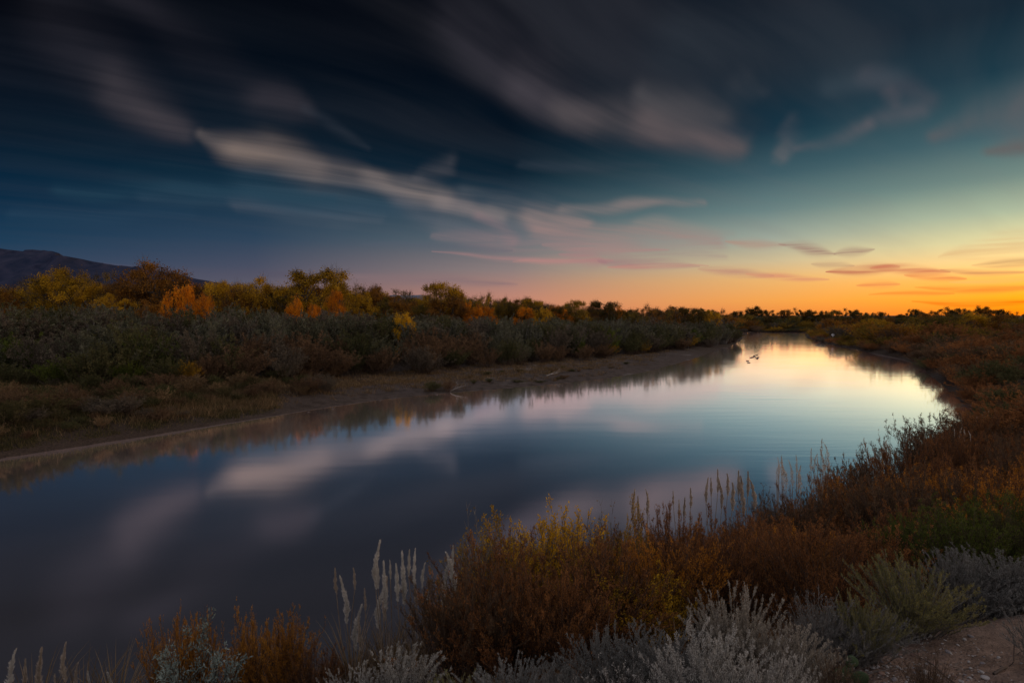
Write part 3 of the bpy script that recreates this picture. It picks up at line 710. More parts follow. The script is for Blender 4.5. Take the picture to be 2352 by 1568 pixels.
# ------------------------------------------------------------------ left bank: tall trees
T = [ # px, ytop, width px, Y, kind, foliage, label
 (60,640,80,100,'thin0','t_bare','grey half bare cottonwood below the mountain at the left edge'),
 (-60,650,110,95,'tree1','t_rust','rust brown cottonwood just outside the left edge'),
 (18,668,60,92,'tree3','t_rust','low rust cottonwood at the very left of the tree line'),
 (135,616,112,96,'tree1','t_goldgreen','broad dull gold cottonwood in front of the mountain'),
 (178,622,60,102,'thin1','t_goldgreen','thin twiggy crown beside the broad dull gold cottonwood'),
 (205,652,52,94,'tree4','t_gold','small gold cottonwood right of the broad dull gold one'),
 (242,624,60,104,'thin0','t_olive','brownish olive cottonwood rising in front of the mountain slope'),
 (255,676,80,90,'tree3','t_gold','low rounded gold cottonwood under the brownish olive one'),
 (300,655,80,98,'tree5','t_rust','dark rust cottonwood left of the tallest rust tree'),
 (372,604,112,100,'tree0','t_rust','tallest rust brown cottonwood above the bright orange ones'),
 (430,650,70,104,'tree2','t_rust','rust cottonwood under the right shoulder of the tallest tree'),
 (345,690,90,88,'tree3','t_rust','low dark orange cottonwood at the foot of the tallest tree'),
 (398,662,62,84,'vase0','t_orange','dull orange vase shaped cottonwood left of the brightest orange one'),
 (436,656,52,82,'vase1','t_orange','brightest orange cottonwood with upright lobes'),
 (466,676,36,81,'vase2','t_orange','narrow orange cottonwood touching the brightest orange one'),
 (508,647,56,100,'tree2','t_gold','gold cottonwood at the foot of the mountain ridge'),
 (545,664,54,96,'tree4','t_rust','brown cottonwood between two gold ones'),
 (580,638,70,98,'tree0','t_gold','bright gold round topped cottonwood standing alone above its neighbours'),
 (640,662,80,102,'tree3','t_olive','olive brown cottonwood right of the bright gold one'),
 (680,650,46,103,'thin0','t_olive','thin olive crown at the left flank of the big gold green tree'),
 (726,620,118,98,'tree5','t_goldgreen','biggest gold green cottonwood in the middle of the left bank'),
 (768,652,46,95,'tree4','t_gold','gold crown leaning against the biggest gold green tree'),
 (772,668,34,90,'tree2','t_orange','orange crown in front of the biggest gold green tree'),
 (685,686,58,84,'vase0','t_orange','bright orange cottonwood below the biggest gold green tree'),
 (718,700,42,82,'vase1','t_orange','small bright orange cottonwood beside the other below the big tree'),
 (812,654,60,104,'thin1','t_gold','loose gold crown right of the biggest tree'),
 (835,672,60,100,'tree3','t_gold','low gold cottonwood under the loose gold crown'),
 (858,656,44,103,'tree4','t_rust','narrow rust orange cottonwood on the skyline'),
 (890,684,60,100,'tree3','t_olive','dark olive cottonwood in front of the blue mesa'),
 (928,666,76,102,'thin0','t_olive','twiggy olive gold cottonwood beside the blue mesa'),
 (930,690,60,98,'tree5','t_rust','brown crown under the twiggy olive gold cottonwood'),
 (930,718,48,84,'vase2','t_yellow','small bright yellow cottonwood standing in the grey green thicket'),
 (966,700,36,98,'tree2','t_olive','small dark crown left of the tall two topped cottonwood'),
 (1010,650,66,102,'tree2','t_goldgreen','tall two topped cottonwood with a dark green head'),
 (1022,686,80,98,'tree5','t_rust','rust skirted cottonwood beneath the tall two topped one'),
 (1048,672,50,104,'tree4','t_rust','rust brown cottonwood right of the tall two topped one'),
 (1085,694,36,98,'vase0','t_orange','orange cottonwood at the end of the blue mesa'),
 (1118,674,52,106,'thin1','t_goldgreen','yellow olive cottonwood standing over an orange one'),
 (1112,704,40,100,'tree2','t_orange','small orange crown in front of the yellow olive cottonwood'),
 (1150,684,40,108,'tree0','t_olive','dark olive cottonwood between yellow crowns'),
 (1172,690,44,110,'tree1','t_gold','dull gold cottonwood with a flat top'),
 (1206,684,40,112,'tree4','t_goldgreen','dark gold cottonwood with a knobbed top'),
 (1232,690,34,114,'tree2','t_goldgreen','yellow green cottonwood beside the knobbed one'),
 (1205,706,50,104,'vase1','t_orange','broad orange cottonwood over the thicket at mid bank'),
 (1240,708,44,104,'vase0','t_gold','orange gold crown right of the broad orange one'),
 (1284,702,40,108,'vase2','t_orange','round red orange cottonwood at mid bank'),
 (1262,700,34,118,'tree1','t_rust','dark brown crown behind the round red orange one'),
 (1322,690,44,118,'tree2','t_goldgreen','ragged yellow green cottonwood with separate tufts'),
 (1350,702,40,120,'thin0','t_rust','brown twiggy cottonwood beside the ragged yellow green one'),
 (1386,692,58,122,'tree5','t_dark','dark green cottonwood with a domed crown'),
 (1412,700,30,124,'vase0','t_orange','small orange crown on the right of the dark green dome'),
 (1428,714,44,128,'tree3','t_gold','low gold cottonwood past the dark green dome'),
 (1402,731,24,140,'vase1','t_yellow','tiny yellow crown in the grey green thicket'),
 (1458,716,50,140,'tree1','t_olive','low olive crown on the thinning skyline'),
 (1492,700,42,142,'thin1','t_rust','tall brown twiggy cottonwood right of the low gap'),
 (1540,703,46,150,'thin0','t_rust','brown fan topped cottonwood near the river bend'),
 (1572,706,36,152,'tree4','t_dark','dark narrow cottonwood near the river bend'),
 (1602,708,36,156,'tree2','t_dark','second dark cottonwood from the river bend'),
 (1632,712,44,160,'tree3','t_gold','low gold cottonwood nearest the river bend'),
 (1656,710,28,172,'thin1','t_dark','spindly dark cottonwood nearest the river bend'),
]
for px, yt, wpx, Y, kd, fol, lab in T:
    if Y > 88 and px < 1450: Y *= 1.4
    plant_px('cottonwood_tree', kd, px, yt, Y, wpx * Y / F * 1.5, fol, lab, 'tree', 'cottonwood trees on the left bank')
# lower crowns that fill the tree line behind them
rng = random.Random(21)
for i in range(84):
    px = -90 + i * 21 + rng.uniform(-12, 12)
    Y = rng.uniform(148, 176) if px < 1300 else rng.uniform(160, 196)
    yt = np.interp(px, [-90, 400, 900, 1300, 1700], [656, 648, 672, 698, 716]) + rng.uniform(-5, 14)
    kd = rng.choice(['tree0', 'tree1', 'tree3', 'tree5', 'thin0', 'thin1'])
    fol = rng.choice(['t_rust', 't_gold', 't_olive', 't_rust', 't_goldgreen', 't_goldgreen'] if px < 1150 else ['t_olive', 't_dark', 't_rust', 't_olive', 't_dark'])
    plant_px('cottonwood_tree', kd, px, yt, Y, rng.uniform(12, 18) * (1 if px < 1300 else .8), fol, 'brownish cottonwood in the back row filling the tree line on the left bank', 'tree', 'back row cottonwoods on the left bank')

# ------------------------------------------------------------------ left bank: thicket
def Y0(px):   # where the thicket starts
    y = np.interp(px, [-200, 0, 300, 560, 800, 1000, 1200, 1400, 1600, 1690], [905, 900, 891, 880, 852, 842, 824, 810, 791, 784])
    return on_ground(px, float(y), 1.2)[1]
rng = random.Random(5)
thick = dict(olive='grey green olive shrub in the dense thicket on the left bank', olive_grey='brownish grey olive shrub in the dense thicket on the left bank',
             olive_dark='dark green shrub in the dense thicket on the left bank', brown='brown feathery tamarisk along the front of the left thicket',
             green='deep green bush along the front of the left thicket', ochre='ochre tinted bush along the front of the left thicket')
def in_view(X, Y, m=4): return X / Y < .98
nth = 0
px = -190.
while px < 1690:
    yb = Y0(px)
    step = (2.9 if px < 1500 else 3.6) / yb * F
    back = 66 if px < 600 else 44
    d = 0.
    row = 0
    while d < back:
        Y = yb + d + rng.uniform(-1, 1)
        p2 = px + rng.uniform(-.5, .5) * step
        a = (p2 - 1176) / F
        X = a * Y
        # rising envelope: low tamarisk in front, tall olives behind
        ytop = np.interp(p2, [-200, 0, 200, 450, 620, 800, 1000, 1200, 1400, 1600, 1700], [722, 716, 712, 716, 722, 722, 733, 739, 738, 739, 742])
        lim = CAMZ + ray(1176, float(ytop))[1] * Y
        zg = hz(X, Y)
        if row == 0:
            H = rng.uniform(2.3, 4.0); kd = 'mid%d' % rng.randrange(5); W = H * rng.uniform(1.1, 1.5)
            fol = rng.choice(['brown', 'brown', 'olive_dark', 'olive_grey', 'brown', 'ochre', 'olive_dark'] if p2 > 380 else ['olive_dark', 'brown', 'olive_dark', 'green'])
        elif row == 1:
            H = rng.uniform(3.8, 5.6); kd = 'mid%d' % rng.randrange(5); W = H * rng.uniform(1., 1.4)
            fol = rng.choice(['brown', 'brown', 'brown', 'olive_dark', 'olive_grey', 'olive'] if 380 < p2 < 1150 else ['olive_dark', 'olive', 'olive_dark', 'green', 'olive_grey'])
        else:
            H = min(5.4 + (d / 12) * 1.6 + rng.uniform(-1.1, 1.), lim - zg + rng.uniform(-.6, .9)); H = max(H, 3.)
            kd = 'oli%d' % rng.randrange(5); W = H * rng.uniform(.75, 1.05)
            fol = rng.choice(['olive', 'olive', 'olive_grey', 'olive', 'olive_dark', 'olive_grey'])
        if sd1(X, Y) > 2.5 and nth < 560:
            plant('thicket_shrub', kd, X, Y, H, W, fol, thick[fol], 'shrub', 'thicket shrubs on the left bank', 'stem_grey' if row > 1 and rng.random() < .4 else 'stem', z=zg); nth += 1
        d += [3.2, 4.2, 5.0, 6.0, 7.5, 9.][min(row, 5)] * rng.uniform(.85, 1.15); row += 1
    px += step * 1.05
print('thicket', nth)
# the shrub overhanging the water at the end of the point
for (px, yt, Y, W, fol, lab) in [(1672, 742, 158, 7, 'olive_dark', 'dark shrub overhanging the water at the end of the left point'),
                                 (1640, 738, 152, 8, 'olive', 'grey green shrub second from the tip of the left point'),
                                 (1686, 754, 165, 5, 'olive_dark', 'outermost low dark bush at the tip of the left point')]:
    plant_px('point_shrub', 'oli1', px, yt, Y, W, fol, lab, 'shrub', z=None) if False else None
    a, b = ray(px, yt); plant('point_shrub', 'oli%d' % (px % 5), a * Y, Y, CAMZ + b * Y - .3, W, fol, lab, 'shrub', z=.2)

# ------------------------------------------------------------------ far bank and right spit
rng = random.Random(11)
sil = [(1640,716),(1690,714),(1720,708),(1738,704),(1760,712),(1800,711),(1834,708),(1860,712),(1885,714),(1915,712),(1951,709),(1968,712),(1990,718),(2024,716),(2045,722),(2070,722),(2107,710),(2118,716),(2161,706),(2185,712),(2206,708),(2225,712),(2243,703),(2266,705),(2285,712),(2301,710),(2330,717),(2360,716),(2420,712)]
for i, (px, yt) in enumerate(sil):
    Y = 300 + rng.uniform(-12, 30)
    H = CAMZ + ray(px, yt)[1] * Y
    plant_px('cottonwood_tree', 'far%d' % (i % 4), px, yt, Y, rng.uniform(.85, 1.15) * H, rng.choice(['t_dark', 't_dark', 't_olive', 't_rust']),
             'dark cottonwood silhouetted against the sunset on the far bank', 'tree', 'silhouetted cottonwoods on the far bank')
for i in range(46):
    px = 1645 + i * 17.5 + rng.uniform(-8, 8); Y = rng.uniform(284, 300) if px < 1900 else rng.uniform(240, 290)
    yt = 724 + rng.uniform(-4, 8)
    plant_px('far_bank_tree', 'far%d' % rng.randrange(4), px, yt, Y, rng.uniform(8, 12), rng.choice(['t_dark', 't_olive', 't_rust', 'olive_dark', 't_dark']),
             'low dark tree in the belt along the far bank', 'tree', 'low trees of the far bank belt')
for i in range(64):
    px = 1655 + i * 4.4 + rng.uniform(-4, 4); Y = rng.uniform(268, 284); X = (px - 1176) / F * Y
    while sd1(X, Y) < .6: Y += 1.5; X = (px - 1176) / F * Y
    plant('far_bank_bush', 'mid%d' % rng.randrange(5), X, Y, rng.uniform(2.5, 6) if Y > 274 else rng.uniform(1.5, 3), rng.uniform(5, 9), rng.choice(['brown', 't_rust', 'ochre', 'olive_grey', 'olive_dark', 't_olive']),
          'small russet bush at the waterline of the far bank', 'bush', 'waterline bushes of the far bank')
# spit and the right bank floodplain
cnt = 0; tries = 0; placed = []
while cnt < 290 and tries < 14000:
    tries += 1
    px = rng.uniform(1846, 2480); Y = math.exp(rng.uniform(math.log(26), math.log(225)))
    X = (px - 1176) / F * Y
    d = sd1(X, Y)
    if d < .25: continue
    sp = (1.7 + Y * .022) * (.62 if d < 3 else 1)
    if any((X - a) ** 2 + (Y - b) ** 2 < sp * sp for a, b in placed): continue
    placed.append((X, Y))
    ytop = np.interp(px, [1846, 1900, 1960, 2020, 2060, 2120, 2200, 2352, 2480], [760, 752, 744, 738, 742, 736, 732, 728, 726])
    if Y < 110:
        ytop = np.interp(Y, [26, 40, 60, 90, 110], [905, 842, 800, 760, 745]) + rng.uniform(0, 12)
        if Y < 52: ytop = max(ytop, np.interp(px, [1950, 2050, 2100, 2180, 2240, 2262], [1060, 1040, 1010, 975, 935, 880]))
    lim = CAMZ + ray(px, float(ytop))[1] * Y
    zg = hz(X, Y)
    H = min(rng.uniform(2.2, 4.2) if Y < 120 else rng.uniform(2.4, 5.5), lim - zg)
    if d < 5: H = min(H, 1.5 + d * .4)
    H = max(H, 1.1)
    W = H * rng.uniform(1.4, 2.1)
    if Y > 120: fol = rng.choice(['ochre', 't_olive', 'brown', 'rust', 't_rust', 'olive_grey']); lab = 'golden brown shrub on the low spit of the right bank'; grp = 'shrubs on the right bank spit'
    else: fol = rng.choice(['brown', 'brown', 'olive_dark', 'rust', 'rust']); lab = 'dark brown shrub in the dense brush of the right bank'; grp = 'brush on the right bank'
    plant('bank_shrub', 'mid%d' % rng.randrange(5), X, Y, H, W, fol, lab, 'shrub', grp, z=zg); cnt += 1
print('spit', cnt, tries)
for px, yt, Y, W, kd, fol, lab in [(1955,744,205,8,'vase0','t_gold','gold young cottonwood at the left of the yellow row on the spit'),
                       (1988,739,200,9,'vase1','t_goldgreen','wide gold green young cottonwood on the spit'),
                       (2012,731,198,10,'vase2','t_goldgreen','tallest yellow green young cottonwood on the spit'),
                       (2040,744,196,6,'vase0','t_gold','small gold bush right of the tallest one on the spit'),
                       (2110,728,150,12,'vase1','t_olive','broad olive willow behind the brush of the right bank'),
                       (2170,722,150,13,'vase2','t_olive','wide brown olive willow right of the broad olive one'),
                       (2235,718,155,13,'vase0','t_goldgreen','hazy gold willow under the sunset glow'),
                       (2300,722,150,14,'vase1','t_rust','rusty willow near the right edge under the sunset'),
                       (2360,728,140,12,'vase2','t_olive','olive willow at the right edge under the sunset')]:
    plant_px('young_cottonwood', kd, px, yt, Y, W, fol, lab, 'tree')

# ------------------------------------------------------------------ near bank: scattered brush with individual plants in front
rng = random.Random(31)
SILX = [950, 1000, 1080, 1200, 1350, 1480, 1600, 1720, 1800, 1860, 1950, 2050, 2100, 2180, 2240, 2300, 2500]
SILY = [1330, 1290, 1215, 1190, 1190, 1170, 1165, 1150, 1118, 1075, 1045, 1020, 990, 958, 930, 905, 880]
placed = []; cnt = 0; tries = 0
while cnt < 185 and tries < 12000:
    tries += 1
    px = rng.uniform(1130, 2560); Y = math.exp(rng.uniform(math.log(6.6), math.log(46)))
    X = (px - 1176) / F * Y
    d = sd1(X, Y)
    if d < .15: continue
    s = Y - .3 * X
    if s < 5.2: continue
    sp = .72 + Y * .032
    if any((X - a) ** 2 + (Y - b) ** 2 < sp * sp for a, b in placed): continue
    placed.append((X, Y))
    zg = hz(X, Y)
    top_ = float(np.interp(px, SILX, SILY))
    if Y < 11: top_ = max(top_, 1110 if px > 2060 else 1145)
    elif Y < 15: top_ = max(top_, 1035)
    lim = CAMZ + ray(px, top_ + rng.uniform(2, 22))[1] * Y - zg
    H = min(rng.uniform(1.7, 2.7), lim - .12 - .02 * Y * (Y < 20))
    if H < .5: continue
    W = max(H, 1.2) * rng.uniform(.85, 1.2)
    if px > 2060 and Y < 9: fol = rng.choice(['green', 'green', 'olive_dark']); lab = 'deep green shrub low on the near bank at right'
    elif px > 1650 and Y < 11 and px < 2060: fol = rng.choice(['rust_bright', 'rust', 'rust']); lab = 'rusty orange tamarisk on the near bank'
    elif Y < 11: fol = rng.choice(['rust', 'rust_bright', 'rust', 'rust_bright']); lab = 'rust brown tamarisk on the near bank'
    elif Y < 22: fol = rng.choice(['brown', 'rust', 'rust', 'brown', 'rust_bright']); lab = 'brown tamarisk part way along the near bank'
    else: fol = rng.choice(['brown', 'rust', 'rust', 'brown']); lab = 'dark brown tamarisk towards the bend of the near bank'
    kd = ('tam%d' % rng.randrange(4)) if Y < 30 else 'mid%d' % rng.randrange(5)
    plant('tamarisk_shrub', kd, X, Y, H, W, fol, lab, 'shrub', 'tamarisks on the near bank', z=zg); cnt += 1
print('near', cnt, tries)
ND = [ # name, kind, px, ytop, Y, W m, foliage, stem, label
 ('tamarisk_shrub','tam0',1180,1235,6.1,1.75,'rust','stem','largest rust brown tamarisk beside the tall plume grass'),
 ('tamarisk_shrub','tam1',1060,1290,5.9,1.1,'brown','stem','brown tamarisk shoulder left of the largest one'),
 ('tamarisk_shrub','tam2',1290,1275,5.9,1.1,'rust','stem','rust tamarisk at the right flank of the largest one'),
 ('willow_shrub','wil0',1140,1172,7.6,1.3,'ochre','stem_grey','twiggy willow with few yellow leaves above the largest tamarisk'),
 ('willow_shrub','wil1',1215,1160,7.8,1.2,'t_yellow','stem_grey','willow with bright yellow leaves above the largest tamarisk'),
 ('willow_shrub','wil2',1290,1150,8.0,1.1,'t_yellow','stem_grey','tall yellow leaved willow left of the bare one'),
 ('bare_willow','bare',1110,1185,7.4,1.3,'ochre','stem_grey','leafless willow at the left shoulder of the yellow ones'),
 ('bare_willow','bare',1365,1165,8.3,.9,'ochre','stem_grey','leafless grey willow between yellow willows'),
 ('willow_shrub','wil0',1432,1140,8.6,.75,'ochre','stem_grey','slender upright willow with a dark bare top'),
 ('willow_shrub','wil1',1370,1262,7.0,1.15,'ochre','stem','ochre green willow right of the largest tamarisk'),
 ('willow_shrub','wil2',1440,1290,6.9,1.2,'t_goldgreen','stem','wide gold green willow at mid foreground'),
 ('willow_shrub','wil0',1510,1300,6.8,.9,'t_goldgreen','stem','small gold willow next to the dark gap'),
 ('tamarisk_shrub','tam3',1430,1220,8.6,1.2,'ochre','stem','ochre tamarisk behind the gold green willow'),
 ('tamarisk_shrub','tam1',1545,1150,9.3,1.3,'rust','stem','tall red brown tamarisk with feathery tips over the water'),
 ('tamarisk_shrub','tam2',1610,1215,7.9,1.4,'rust','stem','rust tamarisk in front of the middle plume grass'),
 ('tamarisk_shrub','tam0',1720,1225,8.0,1.5,'rust_bright','stem','orange brown tamarisk right of the middle plume grass'),
 ('tamarisk_shrub','tam3',1820,1205,8.2,1.3,'orange_tam','stem','brightest orange tamarisk of the near bank'),
 ('tamarisk_shrub','tam1',1905,1215,8.4,1.4,'rust_bright','stem','orange tamarisk right of the brightest one'),
 ('tamarisk_shrub','tam2',1990,1200,8.8,1.4,'rust','stem','rust tamarisk left of the green shrubs'),
 ('tamarisk_shrub','tam1',1925,1075,19.,2.4,'rust','stem','rounded rust tamarisk right of the tallest plumes over the water'),
 ('tamarisk_shrub','tam3',1985,1046,20.,2.6,'brown','stem','brown tamarisk left of the two thin plumes'),
 ('tamarisk_shrub','tam0',2065,1004,20.,2.8,'rust','stem','rust tamarisk right of the two thin plumes'),
 ('tamarisk_shrub','tam2',2120,978,23.,3.2,'brown','stem','wispy dark tamarisk rising before the bright water'),
 ('tamarisk_shrub','tam1',2180,952,27.,3.6,'brown','stem','last dark tamarisk before the bend of the near bank'),
 ('bare_willow','bare',2150,960,24.,2.6,'brown','stem','leafless dark shrub standing up against the bright water'),
 ('bare_willow','bare',1795,1112,13.5,1.6,'brown','stem_grey','leafless grey shrub leaning over the water'),
 ('green_shrub','tam0',2140,1160,7.6,1.5,'green','stem','round deep green shrub above the dark sage'),
 ('green_shrub','tam2',2260,1130,7.8,1.6,'green','stem','larger deep green shrub near the right edge'),
 ('green_shrub','tam1',2345,1120,8.2,1.5,'green','stem','deep green shrub cut by the right edge'),
 ('tamarisk_shrub','tam0',385,1389,6.6,.62,'orange_tam','stem','small orange tamarisk behind the young olive at lower left'),
 ('tamarisk_shrub','tam1',455,1396,6.7,.55,'orange_tam','stem','orange tamarisk half hidden by the young olive'),
 ('tamarisk_shrub','tam2',575,1386,6.4,.7,'orange_tam','stem','bright orange tamarisk right of the young olive'),
 ('tamarisk_shrub','tam3',650,1382,6.3,.72,'orange_tam','stem','tallest orange tamarisk at the lower left'),
 ('tamarisk_shrub','tam1',720,1462,6.1,.6,'rust','stem','low rust tamarisk left of the silver sage'),
 ('olive_sapling','yolive',445,1410,5.6,.8,'olive_leaf','stem','young olive with pale grey green leaves at lower left'),
 ('sagebrush','sage0',900,1446,3.5,0.76,'silver','stem_grey','silver sagebrush under the tall white plumes'),
 ('sagebrush','sage1',800,1520,3.3,0.49,'silver','stem_grey','small silver sagebrush left of the one under the plumes'),
 ('sagebrush','sage2',1400,1412,3.0,0.57,'sage_dim','stem_grey','wide grey sagebrush behind the silver foreground sage'),
 ('sagebrush','sage3',1520,1400,2.95,0.57,'sage_dim','stem_grey','grey sagebrush with taller tips in the middle foreground'),
 ('sagebrush','sage1',1700,1328,3.0,0.46,'sage_tan','stem_grey','tan grey sagebrush standing tallest in the foreground'),
 ('sagebrush','sage0',1815,1390,2.75,0.46,'sage_tan','stem_grey','tan sagebrush at the edge of the stony path'),
 ('sagebrush','sage2',1620,1412,2.35,0.59,'silver','stem_grey','bright silver sagebrush nearest the camera'),
 ('sagebrush','sage3',1745,1440,2.25,0.46,'silver','stem_grey','bright silver sagebrush right of the nearest one'),
 ('dry_sagebrush','twg0',1455,1492,2.3,0.46,'silver','stem_grey','whitish twiggy sagebrush at the bottom edge'),
 ('sagebrush','sage1',1180,1498,2.7,0.57,'sage_dim','stem_grey','low grey green sagebrush at the bottom below the tamarisk'),
 ('sagebrush','sage0',1290,1500,2.6,0.46,'sage_dim','stem_grey','small grey sagebrush left of the whitish twiggy one'),
 ('sagebrush','sage3',1060,1526,2.7,0.46,'sage_olive','stem_grey','low olive sagebrush right of the silver one'),
 ('dry_sagebrush','twg1',1890,1342,3.2,0.57,'sage_dim','stem_grey','dark leafless sagebrush beside the path'),
 ('sagebrush','sage2',1965,1362,3.25,0.54,'sage_dim','stem_grey','dull blue grey sagebrush left of the olive one'),
 ('sagebrush','sage1',1990,1350,3.2,0.38,'sage_olive','stem_grey','olive yellow sagebrush spreading over the path edge'),
 ('sagebrush','sage3',2105,1258,3.7,0.68,'sage_olive','stem_grey','upright olive sagebrush behind the spreading one'),
 ('sagebrush','sage0',2215,1240,4.3,0.75,'sage_dim','stem_grey','wind combed grey sagebrush right of the upright olive one'),
 ('sagebrush','sage2',2320,1236,4.35,0.8,'sage_dim','stem_grey','dark grey sagebrush above the path at the right edge'),
 ('sagebrush','sage1',2410,1362,2.9,0.36,'sage_dim','stem_grey','dark sagebrush cut by the right edge beside the path'),
 ('dry_sagebrush','twg0',2140,1462,2.55,0.22,'grass_tan','stem','thin dry weed growing in the middle of the path'),
 ('dry_sagebrush','twg1',1925,1470,2.5,0.22,'grass_tan','stem','thin dry weed between the silver sage and the stones'),
]
for nm, kd, px, yt, Y, W, fol, stm, lab in ND:
    plant_px(nm, kd, px, yt, Y, W, fol, lab, 'sagebrush' if 'sage' in nm else 'shrub', None, stm)

# ------------------------------------------------------------------ plume grass
def plume_mesh(seed, L=.5, n=900, w=.05):
    rng = np.random.default_rng(seed); mb = MB()
    t = rng.uniform(0, 1, n) ** .9
    prof = np.sin(np.clip(t, .02, 1) ** .7 * np.pi) ** .8 * (1 - .45 * t) * (.75 + .25 * np.sin(t * 19 + seed * 2.1))
    ph = rng.uniform(0, 6.28, n)
    side = 0.1 * np.sin(t * 9 + seed) * w + .16 * L * t ** 2.2 * (1 if seed % 2 else .4)
    c = np.stack([side, side * .4, t * L], 1)
    out = np.stack([np.cos(ph), np.sin(ph), np.zeros(n)], 1)
    p = c + out * (prof * w * rng.uniform(0, .55, n))[:, None]
    d = nrm(out * .42 + np.array([.12, 0, 1.]) + rdir(rng, n) * .15)
    add_leaves(mb, rng, p, d, (.35 + prof) * w * 1.15 * rng.uniform(.6, 1.2, n), .0065, .3 + .7 * rng.uniform(0, 1, n))
    return mb.mesh('plume')
PL = [plume_mesh(s, L, 800, w) for s, L, w in ((1, .5, .034), (2, .44, .028), (3, .56, .038), (4, .38, .026))]
PLF = [plume_mesh(s, L, 260, w) for s, L, w in ((11, .55, .036), (12, .48, .03), (13, .6, .034))]
def blades_mesh(seed, n=160, L=1.2):
    rng = np.random.default_rng(seed); mb = MB()
    ph = rng.uniform(0, 6.28, n); le = L * rng.uniform(.5, 1, n); out = rng.uniform(.25, .8, n)
    t = np.linspace(0, 1, 6)[None]
    r = out[:, None] * le[:, None] * t ** 1.6 + .04; z = le[:, None] * (t - .45 * out[:, None] * t ** 2.5)
    P = np.stack([np.cos(ph)[:, None] * r, np.sin(ph)[:, None] * r, z], -1)
    s = np.stack([-np.sin(ph), np.cos(ph), np.zeros(n)], 1)[:, None] * (.006 * (1.05 - t ** 2))[..., None]
    v = np.stack([P - s, P + s], 2).reshape(n, -1, 3)
    i = np.arange(n * 12).reshape(n, 6, 2)
    q = np.stack([i[:, :-1, 0], i[:, :-1, 1], i[:, 1:, 1], i[:, 1:, 0]], -1).reshape(-1, 4)
    mb.quads(v, q, np.repeat(rng.uniform(0, 1, n), 5)); return mb.mesh('blades')
BL = [blades_mesh(5), blades_mesh(6)]
rng = random.Random(77)
def plume_grass(px_base, Y, tips, label, pal='plume', near=True, sc=1.):
    X = (px_base - 1176) / F * Y; zg = hz(X, Y)
    o = empty('plume_grass', (X, Y, zg)); tag(o, label, 'ornamental grass', 'plume grasses on the near bank')
    link('leaf_blades', rng.choice(BL), M['grass_tan'], o)
    for i, (px, py) in enumerate(tips):
        Yt = Y + rng.uniform(-.35, .35) * sc; a, b = ray(px, py)
        tip = np.array([a * Yt - X, Yt - Y, CAMZ + b * Yt - zg])
        k = rng.randrange(4 if near else 3); me = (PL if near else PLF)[k]
        L = ((.5, .44, .56, .38) if near else (.55, .48, .6))[k] * sc * rng.uniform(.6, 1.2)
        bx = tip[0] * .35 + rng.uniform(-.1, .1); by = tip[1] * .4
        lean = np.array([tip[0] - bx, tip[1] - by, max(tip[2], .5)]); lean /= np.linalg.norm(lean)
        foot = tip - lean * L
        t = np.linspace(0, 1, 6)[:, None]
        P = np.array([bx, by, -.05]) * (1 - t) + foot * t + np.array([1, .3, 0]) * (np.sin(t * np.pi) * rng.uniform(-.05, .05))
        mb = MB(); add_tubes(mb, P[None], (np.linspace(.007, .004, 6) * max(1, Y / 9))[None], 4)
        tip0 = 0
        c = link('culm', mb.mesh('culm', True), M['culm'], o)
        p = link('plume', me, M[pal if rng.random() < .75 else 'plume_tan'], o)
        p.location = foot; p.rotation_mode = 'QUATERNION'
        p.rotation_quaternion = Vector(lean).to_track_quat('Z', 'X')
        s = L / ((.5, .44, .56, .38) if near else (.55, .48, .6))[k]; wd_ = 1.3 if Y < 9 else 1.5; p.scale = (s * rng.uniform(.8, 1.15) * wd_, s * wd_, s)
plume_grass(800, 6.6, [(764,1306),(800,1330),(816,1303),(840,1352),(806,1392),(825,1420)], 'leftmost clump of tall white plumes over the silver sage')
plume_grass(885, 6.5, [(852,1248),(868,1290),(880,1300),(897,1284),(912,1298),(862,1345),(885,1318)], 'tallest clump of white plumes in the foreground')
plume_grass(950, 6.6, [(925,1280),(938,1260),(947,1266),(968,1288),(953,1340),(988,1345)], 'clump of white plumes beside the largest tamarisk')
plume_grass(1035, 7.0, [(1010,1286),(1040,1250),(1048,1262)], 'few white plumes poking past the left side of the largest tamarisk')
plume_grass(1470, 9.6, [(1452,1128),(1468,1140),(1492,1122),(1488,1132)], 'slim tan plumes standing beside the slender willow', 'plume_tan')
plume_grass(1570, 10.5, [(1545,1128),(1572,1140),(1560,1150),(1590,1120)], 'few dry plumes between the red brown tamarisks', 'plume_tan')
plume_grass(1640, 11.5, [(1620,1100),(1634,1098),(1653,1078),(1662,1100),(1676,1088),(1690,1110)], 'tan plume clump at left of the middle pair over the water', 'plume_tan', sc=1.4)
plume_grass(1715, 11.8, [(1697,1082),(1706,1092),(1722,1080),(1737,1100),(1712,1110)], 'tan plume clump at right of the middle pair over the water', 'plume_tan', sc=1.4)
plume_grass(1800, 15., [(1782,1060),(1790,1052),(1797,1048),(1804,1056),(1812,1064),(1786,1074)], 'tan plume clump above the leafless grey shrub', 'plume_tan', False, sc=1.3)
plume_grass(1832, 15.5, [(1822,1060),(1832,1045),(1836,1066),(1844,1070)], 'second tan plume clump above the leafless grey shrub', 'plume_tan', False, sc=1.3)
plume_grass(1885, 18., [(1862,1032),(1870,1040),(1888,1006),(1896,1030),(1907,1018),(1900,1042),(1878,1044)], 'tallest plume clump against the bright water', 'plume_tan', False, sc=1.3)
plume_grass(2042, 22., [(2028,1006),(2036,1012),(2046,1022)], 'two thin plumes at the edge of the brush', 'plume_tan', False, sc=1.3)
plume_grass(2215, 24., [(2192,984),(2205,978),(2218,986),(2232,990)], 'small white plumes on the dark right brush', 'plume', False)
plume_grass(2265, 30., [(2244,955),(2256,950),(2264,944),(2272,942),(2284,946)], 'highest small white plumes on the dark right brush', 'plume', False)
